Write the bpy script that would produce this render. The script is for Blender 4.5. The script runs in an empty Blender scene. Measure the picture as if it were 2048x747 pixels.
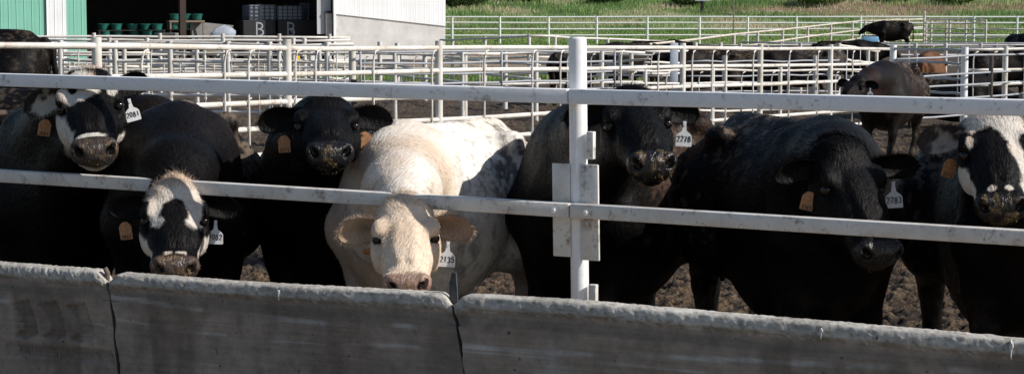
import bpy, bmesh, math, random
import numpy as np
from mathutils import Vector, Matrix
random.seed(7)
RNG = np.random.default_rng(11)
R = math.radians
SC = bpy.context.scene
COL = SC.collection

# ------------------------------------------------------------------ camera
F = 4000.0                      # focal length in pixels of a 2048 wide frame
CAMZ = 1.85
PITCH = math.atan(373.5 / F)
cam = bpy.data.cameras.new('camera')
cam.sensor_width = 36.0
cam.lens = F / 2048 * 36
cam.clip_start = 0.1
cam.clip_end = 2000
camo = bpy.data.objects.new('camera', cam)
COL.objects.link(camo)
camo.location = (0, 0, CAMZ)
camo.rotation_euler = (math.pi / 2 - PITCH, 0, 0)
SC.camera = camo

def at(px, py, Y):
    """world point seen at pixel px,py (2048x747 frame) at world distance Y"""
    r = np.array([(px - 1024) / F, 0, 0])
    f = np.array([0, math.cos(PITCH), -math.sin(PITCH)])
    u = np.array([0, math.sin(PITCH), math.cos(PITCH)])
    d = f + r - u * ((py - 373.5) / F)
    return np.array([0, 0, CAMZ]) + d * (Y / d[1])

# ------------------------------------------------------------------ objects
def tag(o, label=None, cat=None, group=None, kind=None):
    if label: o['label'] = label
    if cat: o['category'] = cat
    if group: o['group'] = group
    if kind: o['kind'] = kind
    return o

def empty(name, loc=(0, 0, 0), rz=0.0, parent=None):
    o = bpy.data.objects.new(name, None)
    COL.objects.link(o)
    o.location = loc
    o.rotation_euler = (0, 0, rz)
    if parent: o.parent = parent
    return o

def mesh_obj(name, verts, faces, mat, parent=None, smooth=False, loc=None):
    me = bpy.data.meshes.new(name)
    me.from_pydata([tuple(map(float, v)) for v in verts], [], faces)
    if smooth:
        me.polygons.foreach_set('use_smooth', [True] * len(me.polygons))
    me.update()
    if mat:
        for m in (mat if isinstance(mat, (list, tuple)) else [mat]):
            me.materials.append(m)
    o = bpy.data.objects.new(name, me)
    COL.objects.link(o)
    if parent: o.parent = parent
    if loc is not None: o.location = loc
    return o

def np_mesh(name, V, Q, mat, smooth=True):
    """fast quad/tri mesh from arrays"""
    me = bpy.data.meshes.new(name)
    Q = np.asarray(Q, dtype=np.int32)
    n, k = Q.shape
    me.vertices.add(len(V))
    me.vertices.foreach_set('co', np.asarray(V, dtype=np.float32).ravel())
    me.loops.add(n * k)
    me.loops.foreach_set('vertex_index', Q.ravel())
    me.polygons.add(n)
    me.polygons.foreach_set('loop_start', np.arange(0, n * k, k, dtype=np.int32))
    me.polygons.foreach_set('loop_total', np.full(n, k, dtype=np.int32))
    if smooth:
        me.polygons.foreach_set('use_smooth', np.ones(n, dtype=bool))
    me.update(calc_edges=True)
    me.validate()
    if mat: me.materials.append(mat)
    return me

def link(name, me, parent=None, loc=None):
    o = bpy.data.objects.new(name, me)
    COL.objects.link(o)
    if parent: o.parent = parent
    if loc is not None: o.location = loc
    return o

def add_attr(me, name, arr):
    a = me.attributes.new(name, 'FLOAT_COLOR', 'POINT')
    a.data.foreach_set('color', np.asarray(arr, dtype=np.float32).ravel())

class MB:
    """collects simple solids, then links them as one mesh object"""
    def __init__(s): s.v = []; s.f = []
    def add(s, vs, fs):
        b = len(s.v)
        s.v += [tuple(v) for v in vs]
        s.f += [tuple(i + b for i in f) for f in fs]
    def box(s, c, size, M=None, bev=0.0):
        bm = bmesh.new()
        bmesh.ops.create_cube(bm, size=1)
        bmesh.ops.scale(bm, vec=size, verts=bm.verts)
        if bev > 0:
            bmesh.ops.bevel(bm, geom=bm.edges[:], offset=bev, segments=2, affect='EDGES', profile=.5)
        if M is not None: bmesh.ops.transform(bm, matrix=M, verts=bm.verts)
        bmesh.ops.translate(bm, vec=c, verts=bm.verts)
        bm.verts.index_update()
        s.add([v.co[:] for v in bm.verts], [[v.index for v in f.verts] for f in bm.faces])
        bm.free()
        return s
    def beam(s, a, b, w, h, bev=0.0, up=(0, 0, 1)):
        a = Vector(a); b = Vector(b); d = b - a
        x = d.normalized(); y = Vector(up).cross(x).normalized(); z = x.cross(y)
        M = Matrix((x, y, z)).transposed().to_4x4()
        return s.box((a + b) / 2, (d.length, w, h), M, bev)
    def tube(s, pts, r, n=10, cap=True):
        pts = [Vector(p) for p in pts]
        rs = r if isinstance(r, (list, tuple)) else [r] * len(pts)
        vs = []; fs = []
        for i, p in enumerate(pts):
            d = (pts[min(i + 1, len(pts) - 1)] - pts[max(i - 1, 0)]).normalized()
            ref = Vector((0, 0, 1)) if abs(d.z) < .9 else Vector((1, 0, 0))
            x = ref.cross(d).normalized(); y = d.cross(x)
            for k in range(n):
                a = 2 * math.pi * k / n
                vs.append(p + (x * math.cos(a) + y * math.sin(a)) * rs[i])
        for i in range(len(pts) - 1):
            for k in range(n):
                fs.append((i * n + k, i * n + (k + 1) % n, (i + 1) * n + (k + 1) % n, (i + 1) * n + k))
        if cap:
            fs.append(tuple(range(n))[::-1]); fs.append(tuple((len(pts) - 1) * n + k for k in range(n)))
        s.add(vs, fs)
        return s
    def build(s, name, mat, parent=None, smooth=False, auto=False):
        o = mesh_obj(name, s.v, s.f, mat, parent, smooth)
        if auto:
            me = o.data
            me.polygons.foreach_set('use_smooth', [True] * len(me.polygons))
            try: me.set_sharp_from_angle(angle=R(35))
            except Exception: pass
        return o

# ------------------------------------------------------------------ noise
def _hash(ix, iy, iz, seed):
    h = (ix.astype(np.int64) * 374761393 + iy.astype(np.int64) * 668265263 + iz.astype(np.int64) * 2147483647 + seed * 974711) & 0xffffffff
    h = ((h ^ (h >> 13)) * 1274126177) & 0xffffffff
    h = h ^ (h >> 16)
    return (h & 0xffff) / 65535.0
def vnoise(P, scale=1.0, seed=0):
    P = np.asarray(P) * scale
    i = np.floor(P).astype(np.int64); f = P - i
    f = f * f * (3 - 2 * f)
    out = 0
    for dx in (0, 1):
        for dy in (0, 1):
            for dz in (0, 1):
                w = (f[:, 0] if dx else 1 - f[:, 0]) * (f[:, 1] if dy else 1 - f[:, 1]) * (f[:, 2] if dz else 1 - f[:, 2])
                out = out + w * _hash(i[:, 0] + dx, i[:, 1] + dy, i[:, 2] + dz, seed)
    return out
def fbm(P, scale=1.0, oct=4, seed=0, gain=.5):
    s = 0; a = 1; t = 0
    for o in range(oct):
        s = s + a * vnoise(P, scale * 2 ** o, seed + o * 17); t += a; a *= gain
    return s / t
def sstep(a, b, x):
    t = np.clip((x - a) / (b - a), 0, 1)
    return t * t * (3 - 2 * t)
def lerp3(a, b, m):
    return a + (np.asarray(b) - a) * m[:, None]

# ------------------------------------------------------------------ materials
class NT:
    def __init__(s, name):
        s.m = bpy.data.materials.new(name); s.m.use_nodes = True
        s.t = s.m.node_tree; s.n = s.t.nodes; s.l = s.t.links
        s.b = s.n['Principled BSDF']
    def node(s, typ, **kw):
        n = s.n.new(typ)
        for k, v in kw.items():
            if k.startswith('i_'):
                n.inputs[k[2:].replace('_', ' ')].default_value = v
            else: setattr(n, k, v)
        return n
    def link(s, a, b): s.l.new(a, b)
    def coord(s, which='Object', scale=(1, 1, 1)):
        c = s.node('ShaderNodeTexCoord'); mp = s.node('ShaderNodeMapping')
        mp.inputs['Scale'].default_value = scale
        s.link(c.outputs[which], mp.inputs['Vector'])
        return mp.outputs['Vector']
    def noise(s, vec, scale, detail=4, rough=.55, dist=0.0):
        n = s.node('ShaderNodeTexNoise')
        n.inputs['Scale'].default_value = scale; n.inputs['Detail'].default_value = detail
        n.inputs['Roughness'].default_value = rough; n.inputs['Distortion'].default_value = dist
        s.link(vec, n.inputs['Vector'])
        return n.outputs['Fac']
    def ramp(s, fac, stops):
        r = s.node('ShaderNodeValToRGB')
        e = r.color_ramp.elements
        while len(e) < len(stops): e.new(.5)
        for k, (p, c) in enumerate(stops):
            e[k].position = p
            e[k].color = (c, c, c, 1) if isinstance(c, (int, float)) else (*c, 1)
        s.link(fac, r.inputs['Fac'])
        return r.outputs['Color']
    def mix(s, fac, a, b, mode='MIX'):
        m = s.node('ShaderNodeMix', data_type='RGBA', blend_type=mode)
        for sock, v in ((m.inputs[0], fac), (m.inputs[6], a), (m.inputs[7], b)):
            if isinstance(v, (int, float)): sock.default_value = v
            elif isinstance(v, tuple): sock.default_value = (*v, 1)
            else: s.link(v, sock)
        return m.outputs[2]
    def math(s, op, a, b=0.0):
        m = s.node('ShaderNodeMath', operation=op)
        for sock, v in ((m.inputs[0], a), (m.inputs[1], b)):
            if isinstance(v, (int, float)): sock.default_value = v
            else: s.link(v, sock)
        return m.outputs[0]
    def bump(s, h, strength=.5, dist=.01):
        b = s.node('ShaderNodeBump')
        b.inputs['Strength'].default_value = strength; b.inputs['Distance'].default_value = dist
        s.link(h, b.inputs['Height']); s.link(b.outputs['Normal'], s.b.inputs['Normal'])
    def set(s, color=None, rough=None, spec=None, metal=None):
        for k, v in (('Base Color', color), ('Roughness', rough), ('Specular IOR Level', spec), ('Metallic', metal)):
            if v is None: continue
            if isinstance(v, (int, float)): s.b.inputs[k].default_value = v
            elif isinstance(v, tuple): s.b.inputs[k].default_value = (*v, 1)
            else: s.link(v, s.b.inputs[k])
        return s.m

def m_paint(name, col=(.78, .78, .77), rust=(.22, .12, .06), amt=.5, dirt=.3, scale=9.0, rough=.45):
    """worn painted steel: rust blooms, grime"""
    t = NT(name)
    v = t.coord('Object')
    n1 = t.noise(v, scale, 6, .65)
    n2 = t.noise(v, scale * 6, 4, .6)
    r = t.math('ADD', t.math('MULTIPLY', n1, .8), t.math('MULTIPLY', n2, .45))
    hi = .86 - .20 * amt
    rm = t.ramp(r, [(min(hi, .97), 0.0), (min(hi + .16, 1.0), .9)])
    d = t.ramp(t.noise(v, scale * .6, 5, .7), [(.42, 0.0), (.8, dirt)])
    c = t.mix(d, col, tuple(x * y for x, y in zip(col, (.62, .52, .42))))
    fine = t.ramp(n2, [(.3, .92), (.7, 1.0)])
    c = t.mix(1.0, c, fine, 'MULTIPLY')
    c = t.mix(rm, c, rust)
    t.bump(t.math('ADD', n2, rm), .15, .004)
    return t.set(c, rough, .4)

def m_plain(name, col, rough=.6, var=.25, scale=12.0, spec=.4, metal=0.0):
    t = NT(name)
    v = t.coord('Object')
    n = t.noise(v, scale, 5, .6)
    c = t.mix(t.ramp(n, [(.3, 0.0), (.7, 1.0)]), tuple(x * (1 - var) for x in col), tuple(min(1, x * (1 + var * .5)) for x in col))
    t.bump(n, .1, .005)
    return t.set(c, rough, spec, metal)
# ================================================================== cattle
def m_hide():
    t = NT('cattle_hide')
    a = t.node('ShaderNodeAttribute', attribute_name='Col')
    v = t.coord('Object', (1.0, .22, .45))
    n = t.noise(v, 95, 3, .6)
    n2 = t.noise(t.coord('Object', (1, .5, .7)), 20, 5, .65, .8)
    s = t.math('ADD', t.math('MULTIPLY', n, .6), t.math('MULTIPLY', n2, .5))
    bw = t.node('ShaderNodeRGBToBW'); t.link(a.outputs['Color'], bw.inputs[0])
    lum = t.ramp(bw.outputs[0], [(.05, 0.0), (.35, 1.0)])
    c = t.mix(1.0, a.outputs['Color'], t.mix(lum, t.ramp(s, [(.35, .55), (.72, 1.45)]), t.ramp(s, [(.35, .86), (.72, 1.06)])), 'MULTIPLY')
    # alpha: 0 = dry coat, 1 = wet muzzle
    rough = t.math('SUBTRACT', t.math('ADD', .34, t.math('MULTIPLY', n2, .34)), t.math('MULTIPLY', a.outputs['Alpha'], .27))
    sp = t.math('ADD', .105, t.math('MULTIPLY', a.outputs['Alpha'], .20))
    t.bump(t.math('ADD', n, t.math('MULTIPLY', n2, 1.1)), .75, .009)
    t.b.inputs['Sheen Weight'].default_value = .0
    t.b.inputs['Sheen Roughness'].default_value = .4
    return t.set(c, rough, sp)
def m_coat():
    t = NT('cattle_coat_hair')
    a = t.node('ShaderNodeAttribute', attribute_name='hcol')
    return t.set(a.outputs['Color'], .6, .0)
M_HIDE = m_hide()
M_COAT = m_coat()
M_EYE = m_plain('cattle_eye', (.008, .006, .005), .12, .1, 40, .4)
M_TAGW = m_plain('tag_white_plastic', (.74, .75, .76), .4, .12, 60)
M_TAGO = m_plain('tag_orange_plastic', (.43, .215, .10), .5, .35, 60)
M_INKB = m_plain('tag_blue_black_ink', (.012, .013, .035), .5, .1)
M_INKK = m_plain('tag_black_ink', (.012, .011, .01), .5, .1)
M_FEED = m_plain('ground_corn_feed', (.38, .25, .10), .9, .6, 90)

BODY = np.array([  # y, zc, w, h
    (.90, 1.06, .05, .07), (.85, 1.02, .15, .22), (.76, .98, .235, .33), (.60, .95, .29, .39), (.42, .925, .31, .415),
    (.2, .89, .335, .44), (-.05, .87, .355, .46), (-.27, .875, .345, .46), (-.45, .90, .31, .45), (-.60, .91, .26, .405),
    (-.72, .92, .18, .31), (-.80, .92, .06, .12)])[::-1]
HEAD = np.array([  # t, c, w, h
    (-.055, -.095, .03, .03), (-.045, -.09, .066, .055), (-.02, -.088, .095, .078), (.03, -.097, .110, .096), (.09, -.108, .120, .108), (.15, -.117, .123, .116),
    (.20, -.122, .115, .118), (.26, -.119, .100, .109), (.32, -.108, .088, .095), (.37, -.097, .080, .083), (.41, -.089, .081, .076), (.445, -.084, .086, .071),
    (.472, -.083, .080, .062), (.490, -.083, .062, .048), (.500, -.083, .03, .025)])

def smin(a, b, k):
    h = np.maximum(k - np.abs(a - b), 0) / k
    return np.minimum(a, b) - h * h * k * .25
def smax(a, b, k): return -smin(-a, -b, k)

class Field:
    def __init__(s, xs, ys, zs):
        s.xs, s.ys, s.zs = xs, ys, zs
        s.F = np.full((len(xs), len(ys), len(zs)), .3, dtype=np.float32)
    def region(s, lo, hi):
        sl = []
        for ax, l, h in zip((s.xs, s.ys, s.zs), lo, hi):
            i0 = np.searchsorted(ax, l); i1 = np.searchsorted(ax, h)
            sl.append(slice(max(0, i0 - 1), min(len(ax), i1 + 1)))
        sl = tuple(sl)
        X = s.xs[sl[0]][:, None, None]; Y = s.ys[sl[1]][None, :, None]; Z = s.zs[sl[2]][None, None, :]
        return sl, X, Y, Z
    def apply(s, sl, d, k, sub=False):
        f = s.F[sl]
        s.F[sl] = smax(f, -d, k) if sub else smin(f, d.astype(np.float32), k)
    def cone(s, a, b, ra, rb, k, pad=.12):
        a = np.asarray(a, float); b = np.asarray(b, float)
        m = max(ra, rb) + pad
        sl, X, Y, Z = s.region(np.minimum(a, b) - m, np.maximum(a, b) + m)
        ab = b - a; L = (ab ** 2).sum() + 1e-9
        t = np.clip(((X - a[0]) * ab[0] + (Y - a[1]) * ab[1] + (Z - a[2]) * ab[2]) / L, 0, 1)
        d = np.sqrt((X - a[0] - t * ab[0]) ** 2 + (Y - a[1] - t * ab[1]) ** 2 + (Z - a[2] - t * ab[2]) ** 2) - (ra + (rb - ra) * t)
        s.apply(sl, d, k)
    def ellipsoid(s, c, rad, Rm, k, sub=False, pad=.08):
        """Rm rows = local axes"""
        c = np.asarray(c, float); m = max(rad) + pad
        sl, X, Y, Z = s.region(c - m, c + m)
        q = 0; g = 0
        for i in range(3):
            e = ((X - c[0]) * Rm[i][0] + (Y - c[1]) * Rm[i][1] + (Z - c[2]) * Rm[i][2])
            q = q + (e / rad[i]) ** 2; g = g + (e / rad[i] ** 2) ** 2
        q = np.sqrt(q) + 1e-6; g = np.sqrt(g) + 1e-6
        d = q * (q - 1) / g
        s.apply(sl, d, k, sub)

def surface_nets(Fd, xs, ys, zs):
    ins = Fd < 0
    c = np.zeros(tuple(n - 1 for n in Fd.shape), np.int8)
    corners = [(i, j, k) for i in (0, 1) for j in (0, 1) for k in (0, 1)]
    nx, ny, nz = c.shape
    for i, j, k in corners: c += ins[i:i + nx, j:j + ny, k:k + nz]
    act = (c > 0) & (c < 8)
    I, J, K = np.nonzero(act)
    idx = np.full(act.shape, -1, np.int32); idx[I, J, K] = np.arange(len(I))
    vals = {q: Fd[I + q[0], J + q[1], K + q[2]] for q in corners}
    pos = {q: np.stack([xs[I + q[0]], ys[J + q[1]], zs[K + q[2]]], 1) for q in corners}
    acc = np.zeros((len(I), 3)); cnt = np.zeros(len(I))
    for a in corners:
        for ax in range(3):
            if a[ax]: continue
            b = list(a); b[ax] = 1; b = tuple(b)
            va, vb = vals[a], vals[b]
            cr = (va < 0) != (vb < 0)
            den = np.where(np.abs(va - vb) < 1e-9, 1, va - vb)
            t = np.where(cr, va / den, 0)
            acc += np.where(cr[:, None], pos[a] + t[:, None] * (pos[b] - pos[a]), 0); cnt += cr
    V = acc / np.maximum(cnt, 1)[:, None]
    quads = []
    for ax in range(3):
        u, w = [(1, 2), (2, 0), (0, 1)][ax]
        sa = [slice(1, -1)] * 3; sa[ax] = slice(0, -1)
        sb = [slice(1, -1)] * 3; sb[ax] = slice(1, None)
        A = ins[tuple(sa)]; B = ins[tuple(sb)]
        P = np.stack(np.nonzero(A != B), 1)
        a_in = A[tuple(P.T)]
        P = P.copy(); 
        for o in range(3):
            if o != ax: P[:, o] += 1
        def cell(du, dw):
            Q = P.copy(); Q[:, u] += du; Q[:, w] += dw
            return idx[Q[:, 0], Q[:, 1], Q[:, 2]]
        q = np.stack([cell(-1, -1), cell(0, -1), cell(0, 0), cell(-1, 0)], 1)
        q[~a_in] = q[~a_in][:, ::-1]
        quads.append(q)
    Q = np.concatenate(quads)
    Q = Q[(Q >= 0).all(1)]
    return V, Q

def laplace(V, Q, n=1, f=.5):
    e = np.concatenate([Q[:, [0, 1]], Q[:, [1, 2]], Q[:, [2, 3]], Q[:, [3, 0]]])
    for _ in range(n):
        S = np.zeros_like(V); C = np.zeros(len(V))
        for a, b in ((0, 1), (1, 0)):
            for k in range(3): S[:, k] += np.bincount(e[:, a], V[e[:, b], k], len(V))
            C += np.bincount(e[:, a], minlength=len(V))
        V = V + f * (S / np.maximum(C, 1)[:, None] - V)
    return V

def axis(lo, hi, step, flo=None, fhi=None, fstep=None):
    p = [lo]
    while p[-1] < hi:
        x = p[-1]
        if flo is not None:
            d = max(flo - x, x - fhi, 0)
            st = min(step, fstep + d * .25) if d > 0 else fstep
        else: st = step
        p.append(x + st)
    return np.array(p)

def head_axes(yaw, pitch, roll):
    cy, sy, cp, sp = math.cos(yaw), math.sin(yaw), math.cos(pitch), math.sin(pitch)
    t = np.array([sy * cp, -cy * cp, -sp]); d = np.array([sy * sp, -cy * sp, cp]); x = np.array([cy, sy, 0.0])
    cr, sr = math.cos(roll), math.sin(roll)
    return np.array([x * cr + d * sr, t, d * cr - x * sr])      # rows: lateral, face, dorsal

LEGS = dict(
    front=[(.20, -.50, .80, .135), (.19, -.46, .60, .082), (.185, -.50, .40, .056), (.185, -.49, .33, .044), (.18, -.49, .15, .040), (.18, -.52, .07, .052), (.18, -.54, .02, .058)],
    hind=[(.20, .56, .92, .19), (.225, .44, .70, .15), (.20, .66, .52, .068), (.19, .70, .43, .055), (.185, .66, .20, .042), (.18, .64, .14, .045), (.18, .61, .07, .052), (.18, .59, .02, .058)])

def build_cow_mesh(spec):
    """returns V, Q, H(head coords) ; spec: poll (local), yaw,pitch,roll, legs, fine, coarse, lying"""
    hs = spec.get('hs', 1.0)
    Hm = head_axes(spec['yaw'], spec['pitch'], spec['roll'])
    poll = np.array(spec['poll'], float)
    def hp(x, t, d): return poll + (Hm[0] * x + Hm[1] * t + Hm[2] * d) * hs
    fine, coarse = spec.get('fine', .0075), spec.get('coarse', .024)
    cs = np.array([hp(x, t, d) for x in (-.15, .15) for t in (-.08, .53) for d in (-.26, .02)])
    lo, hi = cs.min(0), cs.max(0)
    zoff = spec.get('zoff', 0.0)
    xs = axis(min(-.5, lo[0] - .06), max(.5, hi[0] + .06), coarse, lo[0], hi[0], fine)
    ys = axis(min(-.95, lo[1] - .06), 1.08, coarse, lo[1], hi[1], fine)
    zs = axis(-.05, max(1.45, hi[2] + .06), coarse, lo[2], hi[2], fine)
    fd = Field(xs, ys, zs)
    fat = spec.get('fat', .92)
    # trunk: lofted superellipse
    sl, X, Y, Z = fd.region((-.5, -.95, 0), (.5, 1.02, 1.5))
    yy = Y.ravel()
    zc = np.interp(yy, BODY[:, 0], BODY[:, 1])[None, :, None] + zoff
    w = np.interp(yy, BODY[:, 0], BODY[:, 2]); h = np.interp(yy, BODY[:, 0], BODY[:, 3])
    for arr in (w, h):
        ker = np.ones(5) / 5
        arr[2:-2] = np.convolve(arr, ker, 'valid')
    w = (np.maximum(w, .02) * fat)[None, :, None]; h = np.maximum(h, .02)[None, :, None]
    ex = 2.12
    h = np.where(Z < zc, h * (1 + spec.get('deep', 0.0) * np.where(np.abs(yy + .1) < 1, np.clip(1.25 - np.abs(yy + .1) * 1.1, 0, 1), 0)[None, :, None]), h)
    zr = (Z - zc) / h
    wz = w * np.where(zr > 0, 1 - .30 * np.clip(zr, 0, 1) ** 1.6, 1.0)
    q = (np.abs(X / wz) ** ex + np.abs(zr) ** ex) ** (1 / ex)
    d = (q - 1) * np.minimum(w, h) 
    d = np.maximum(d, np.maximum(Y - .91, -.81 - Y))
    fd.apply(sl, d.astype(np.float32), .02)
    # shoulders, hips, spine
    I3 = np.eye(3)
    for sx in (-1, 1):
        fd.cone((sx * .15, -.36, 1.22 + zoff), (sx * .24 * fat, -.54, .86 + zoff), .10, .135, .09)
        fd.ellipsoid((sx * .215, .44, 1.235 + zoff), (.07, .09, .06), I3, .07)
        fd.ellipsoid((sx * .12, .80, 1.15 + zoff), (.05, .06, .06), I3, .06)
        fd.ellipsoid((sx * .20, .60, .92 + zoff), (.13, .25, .30), I3, .10)
    fd.cone((0, -.42, 1.315 + zoff), (0, .70, 1.29 + zoff), .035, .03, .07)
    # neck
    back = hp(0, -.01, -.105); throat = hp(0, .10, -.17)
    a0 = np.array((0, -.42, 1.10 + zoff)); a1 = np.array((0, -.62, .90 + zoff))
    mid = a0 * .45 + back * .55 + np.array((0, -.02, spec.get('crest', .02)))
    fd.cone(a0, mid, .265, .175, .10); fd.cone(mid, back, .175, .098, .07)
    m2 = a1 * .5 + throat * .5 + np.array((0, .03, -.02))
    fd.cone(a1, m2, .19, .12, .12); fd.cone(m2, throat, .12, .078, .07)
    fd.cone(a1 + (0, -.06, -.05), m2 + (0, -.03, -.08), .08, .035, .10)          # dewlap
    # legs
    if spec.get('lying'):
        for sx in (-1, 1):
            fd.cone((sx * .22, -.5, .45), (sx * .28, -.62, .12), .13, .09, .07)
            fd.cone((sx * .28, -.62, .10), (sx * .24, -.30, .08), .07, .06, .05)
            fd.cone((sx * .28, .45, .4), (sx * .40, .20, .13), .17, .11, .08)
            fd.cone((sx * .40, .20, .10), (sx * .36, .62, .07), .075, .055, .05)
    else:
        step = spec.get('step', (0, 0, 0, 0))
        k = 0; lk = spec.get('leg_k', 1.08)
        for kind in ('front', 'hind'):
            for sx in (-1, 1):
                pts = LEGS[kind]; z0 = pts[0][2]
                P = [np.array((sx * p[0], p[1] + step[k] * (1 - p[2] / z0), p[2])) for p in pts]
                for i in range(len(pts) - 1):
                    fd.cone(P[i], P[i + 1], pts[i][3] * lk, pts[i + 1][3] * lk, .06 if i < 2 else .03, .08)
                k += 1
    # tail
    tl = [(0, .86, 1.24 + zoff), (0, .94, 1.15 + zoff), (0.01, .965, .95 + zoff * .9), (0.02, .955, max(.12, .70 + zoff)), (.02, .95, max(.08, .42 + zoff))]
    for i, (ra, rb) in enumerate(((.045, .034), (.034, .026), (.026, .024), (.04, .03))):
        fd.cone(tl[i], tl[i + 1], ra, rb, .03, .06)
    # head loft
    cor = np.array([hp(x, t, dd) for x in (-.17, .17) for t in (-.12, .56) for dd in (-.29, .05)])
    sl, X, Y, Z = fd.region(cor.min(0), cor.max(0))
    P = (X - poll[0], Y - poll[1], Z - poll[2])
    hx, ht, hd = [(P[0] * Hm[i][0] + P[1] * Hm[i][1] + P[2] * Hm[i][2]) / hs for i in range(3)]
    tt = ht.ravel()
    def ip(c): return np.interp(tt, HEAD[:, 0], HEAD[:, c]).reshape(ht.shape)
    c_, w_, h_ = ip(1), ip(2) * spec.get('hw', 1.0), ip(3)
    zr = (hd - c_) / h_
    wz = w_ * (1 - .34 * np.clip(-zr, 0, 1) ** 1.5 - .06 * np.clip(zr, 0, 1) ** 2)
    e2 = 2.5
    q = (np.abs(hx / wz) ** e2 + np.abs(zr) ** e2) ** (1 / e2)
    d = (q - 1) * np.minimum(w_, h_) * .9
    d = np.maximum(d, np.maximum(ht - .505, -.07 - ht))
    fd.apply(sl, (d * hs).astype(np.float32), .045 * hs)
    hw = spec.get('hw', 1.0)
    def he(x, t, dd, rad, k, sub=False, tilt=0.0):
        Rm = Hm
        if tilt:
            ca, sa = math.cos(tilt), math.sin(tilt)
            Rm = np.array([Hm[0] * ca + Hm[1] * sa, Hm[1] * ca - Hm[0] * sa, Hm[2]])
        fd.ellipsoid(hp(x * hw, t, dd), [r * hs for r in rad], Rm, k, sub, .06)
    for sx in (-1, 1):
        he(sx * .096, .135, -.030, (.030, .046, .024), .030)           # brow
        he(sx * .022, .26, -.008, (.034, .11, .020), .03)                # nasal bone
        he(sx * .092, .235, -.060, (.024, .05, .022), .03, True)         # hollow below the eye
        he(sx * .086, .19, -.150, (.040, .085, .065), .04)             # cheek
        he(sx * .060, .27, -.060, (.030, .070, .030), .04)             # cheek line
        he(sx * .122, .173, -.064, (.024, .028, .020), .010, True)     # socket
        he(sx * .106, .148, -.046, (.020, .032, .012), .012)           # lid
        he(sx * .102, .198, -.082, (.018, .030, .010), .012)           # lower lid
        he(sx * .058, .452, -.050, (.030, .034, .034), .020)           # nostril wing
    he(0, .03, -.02, (.075, .055, .032), .045)                         # poll
    he(0, .470, -.068, (.062, .030, .040), .016)                       # nose pad
    he(0, .430, -.135, (.052, .052, .030), .016)                       # chin
    for sx in (-1, 1):
        he(sx * .055, .478, -.052, (.015, .020, .017), .008, True, sx * .6)
        he(sx * .066, .468, -.034, (.009, .014, .012), .008, True, sx * .7)
        he(sx * .050, .450, -.112, (.05, .06, .0045), .006, True)       # mouth
    V, Q = surface_nets(fd.F, xs, ys, zs)
    V = laplace(V, Q, 2, .5)
    H = ((V - poll) @ Hm.T) / hs
    return V, Q, H, Hm, poll, hs

def ear_geo(base, L, Wd, N, length, half, cup, droop, curl=0.0):
    """leaf shaped cupped ear: base point, length axis, width axis, front normal"""
    nu, nv = 16, 11
    V = []; inner = []; uu = []; vv = []
    for side in (0, 1):
        for i in range(nu + 1):
            u = i / nu
            wv = half * (.50 + .50 * math.sin(math.pi * min(1, u * .62 + .06))) * (1 - max(0, (u - .55) / .45) ** 2.3) ** .5 if u < 1 else 0
            if u < .12: wv *= .62 + .38 * u / .12
            for j in range(nv + 1):
                v = -1 + 2 * j / nv
                c = cup * (1 - v * v) * (math.sin(math.pi * min(1, .15 + u * .9)) * .85 + .15)
                th = (.002 + .010 * (1 - v * v) * (1 - .6 * u))
                off = -c - (th if side else 0)
                p = base + L * (u * length) + Wd * (v * wv * (1 if v > 0 else .9)) + N * off
                p = p + np.array((0, 0, -1)) * droop * u * u * length + N * curl * u * u * length
                V.append(p); inner.append(1 - side); uu.append(u); vv.append(v)
    Q = []
    S = (nu + 1) * (nv + 1)
    def id(s, i, j): return s * S + i * (nv + 1) + j
    for i in range(nu):
        for j in range(nv):
            Q.append((id(0, i, j), id(0, i + 1, j), id(0, i + 1, j + 1), id(0, i, j + 1)))
            Q.append((id(1, i, j), id(1, i, j + 1), id(1, i + 1, j + 1), id(1, i + 1, j)))
    for i in range(nu):
        Q.append((id(0, i, 0), id(1, i, 0), id(1, i + 1, 0), id(0, i + 1, 0)))
        Q.append((id(0, i, nv), id(0, i + 1, nv), id(1, i + 1, nv), id(1, i, nv)))
    return np.array(V), np.array(Q), np.array(inner), np.array(uu), np.array(vv)

# ---- handwriting digits, strokes on a 0..1 x 0..1.6 box
def _arc(cx, cy, rx, ry, a0, a1, n=9):
    return [(cx + rx * math.cos(R(a0 + (a1 - a0) * i / n)), cy + ry * math.sin(R(a0 + (a1 - a0) * i / n))) for i in range(n + 1)]
DIG = {
    '0': [_arc(.5, .8, .42, .78, 90, 450, 16)],
    '1': [[(.5, 1.6), (.5, 0)]],
    '2': [_arc(.5, 1.15, .42, .43, 165, -30, 10) + [(.08, .03), (.95, .03)]],
    '3': [_arc(.45, 1.2, .4, .38, 150, -80, 9) + _arc(.45, .42, .45, .42, 85, -150, 9)],
    '5': [[(.88, 1.57), (.2, 1.57), (.14, .92)] + _arc(.45, .5, .45, .5, 115, -150, 10)],
    '6': [[(.75, 1.58), (.3, 1.0)] + _arc(.5, .45, .42, .43, 140, -220, 14)],
    '7': [[(.05, 1.57), (.92, 1.57), (.35, 0)], [(.25, .8), (.8, .85)]],
    '8': [_arc(.5, 1.2, .35, .37, 270, 630, 12), _arc(.5, .42, .44, .42, 90, 450, 12)],
}
def ribbon(mb, pts, w, z):
    vs = []; n = len(pts)
    for i, p in enumerate(pts):
        a = pts[max(0, i - 1)]; b = pts[min(n - 1, i + 1)]
        dx, dy = b[0] - a[0], b[1] - a[1]; l = math.hypot(dx, dy) or 1
        nx, ny = -dy / l * w / 2, dx / l * w / 2
        vs += [(p[0] + nx, -z, p[1] + ny), (p[0] - nx, -z, p[1] - ny)]
    mb.add(vs, [(2 * i, 2 * i + 1, 2 * i + 3, 2 * i + 2) for i in range(n - 1)])

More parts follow.
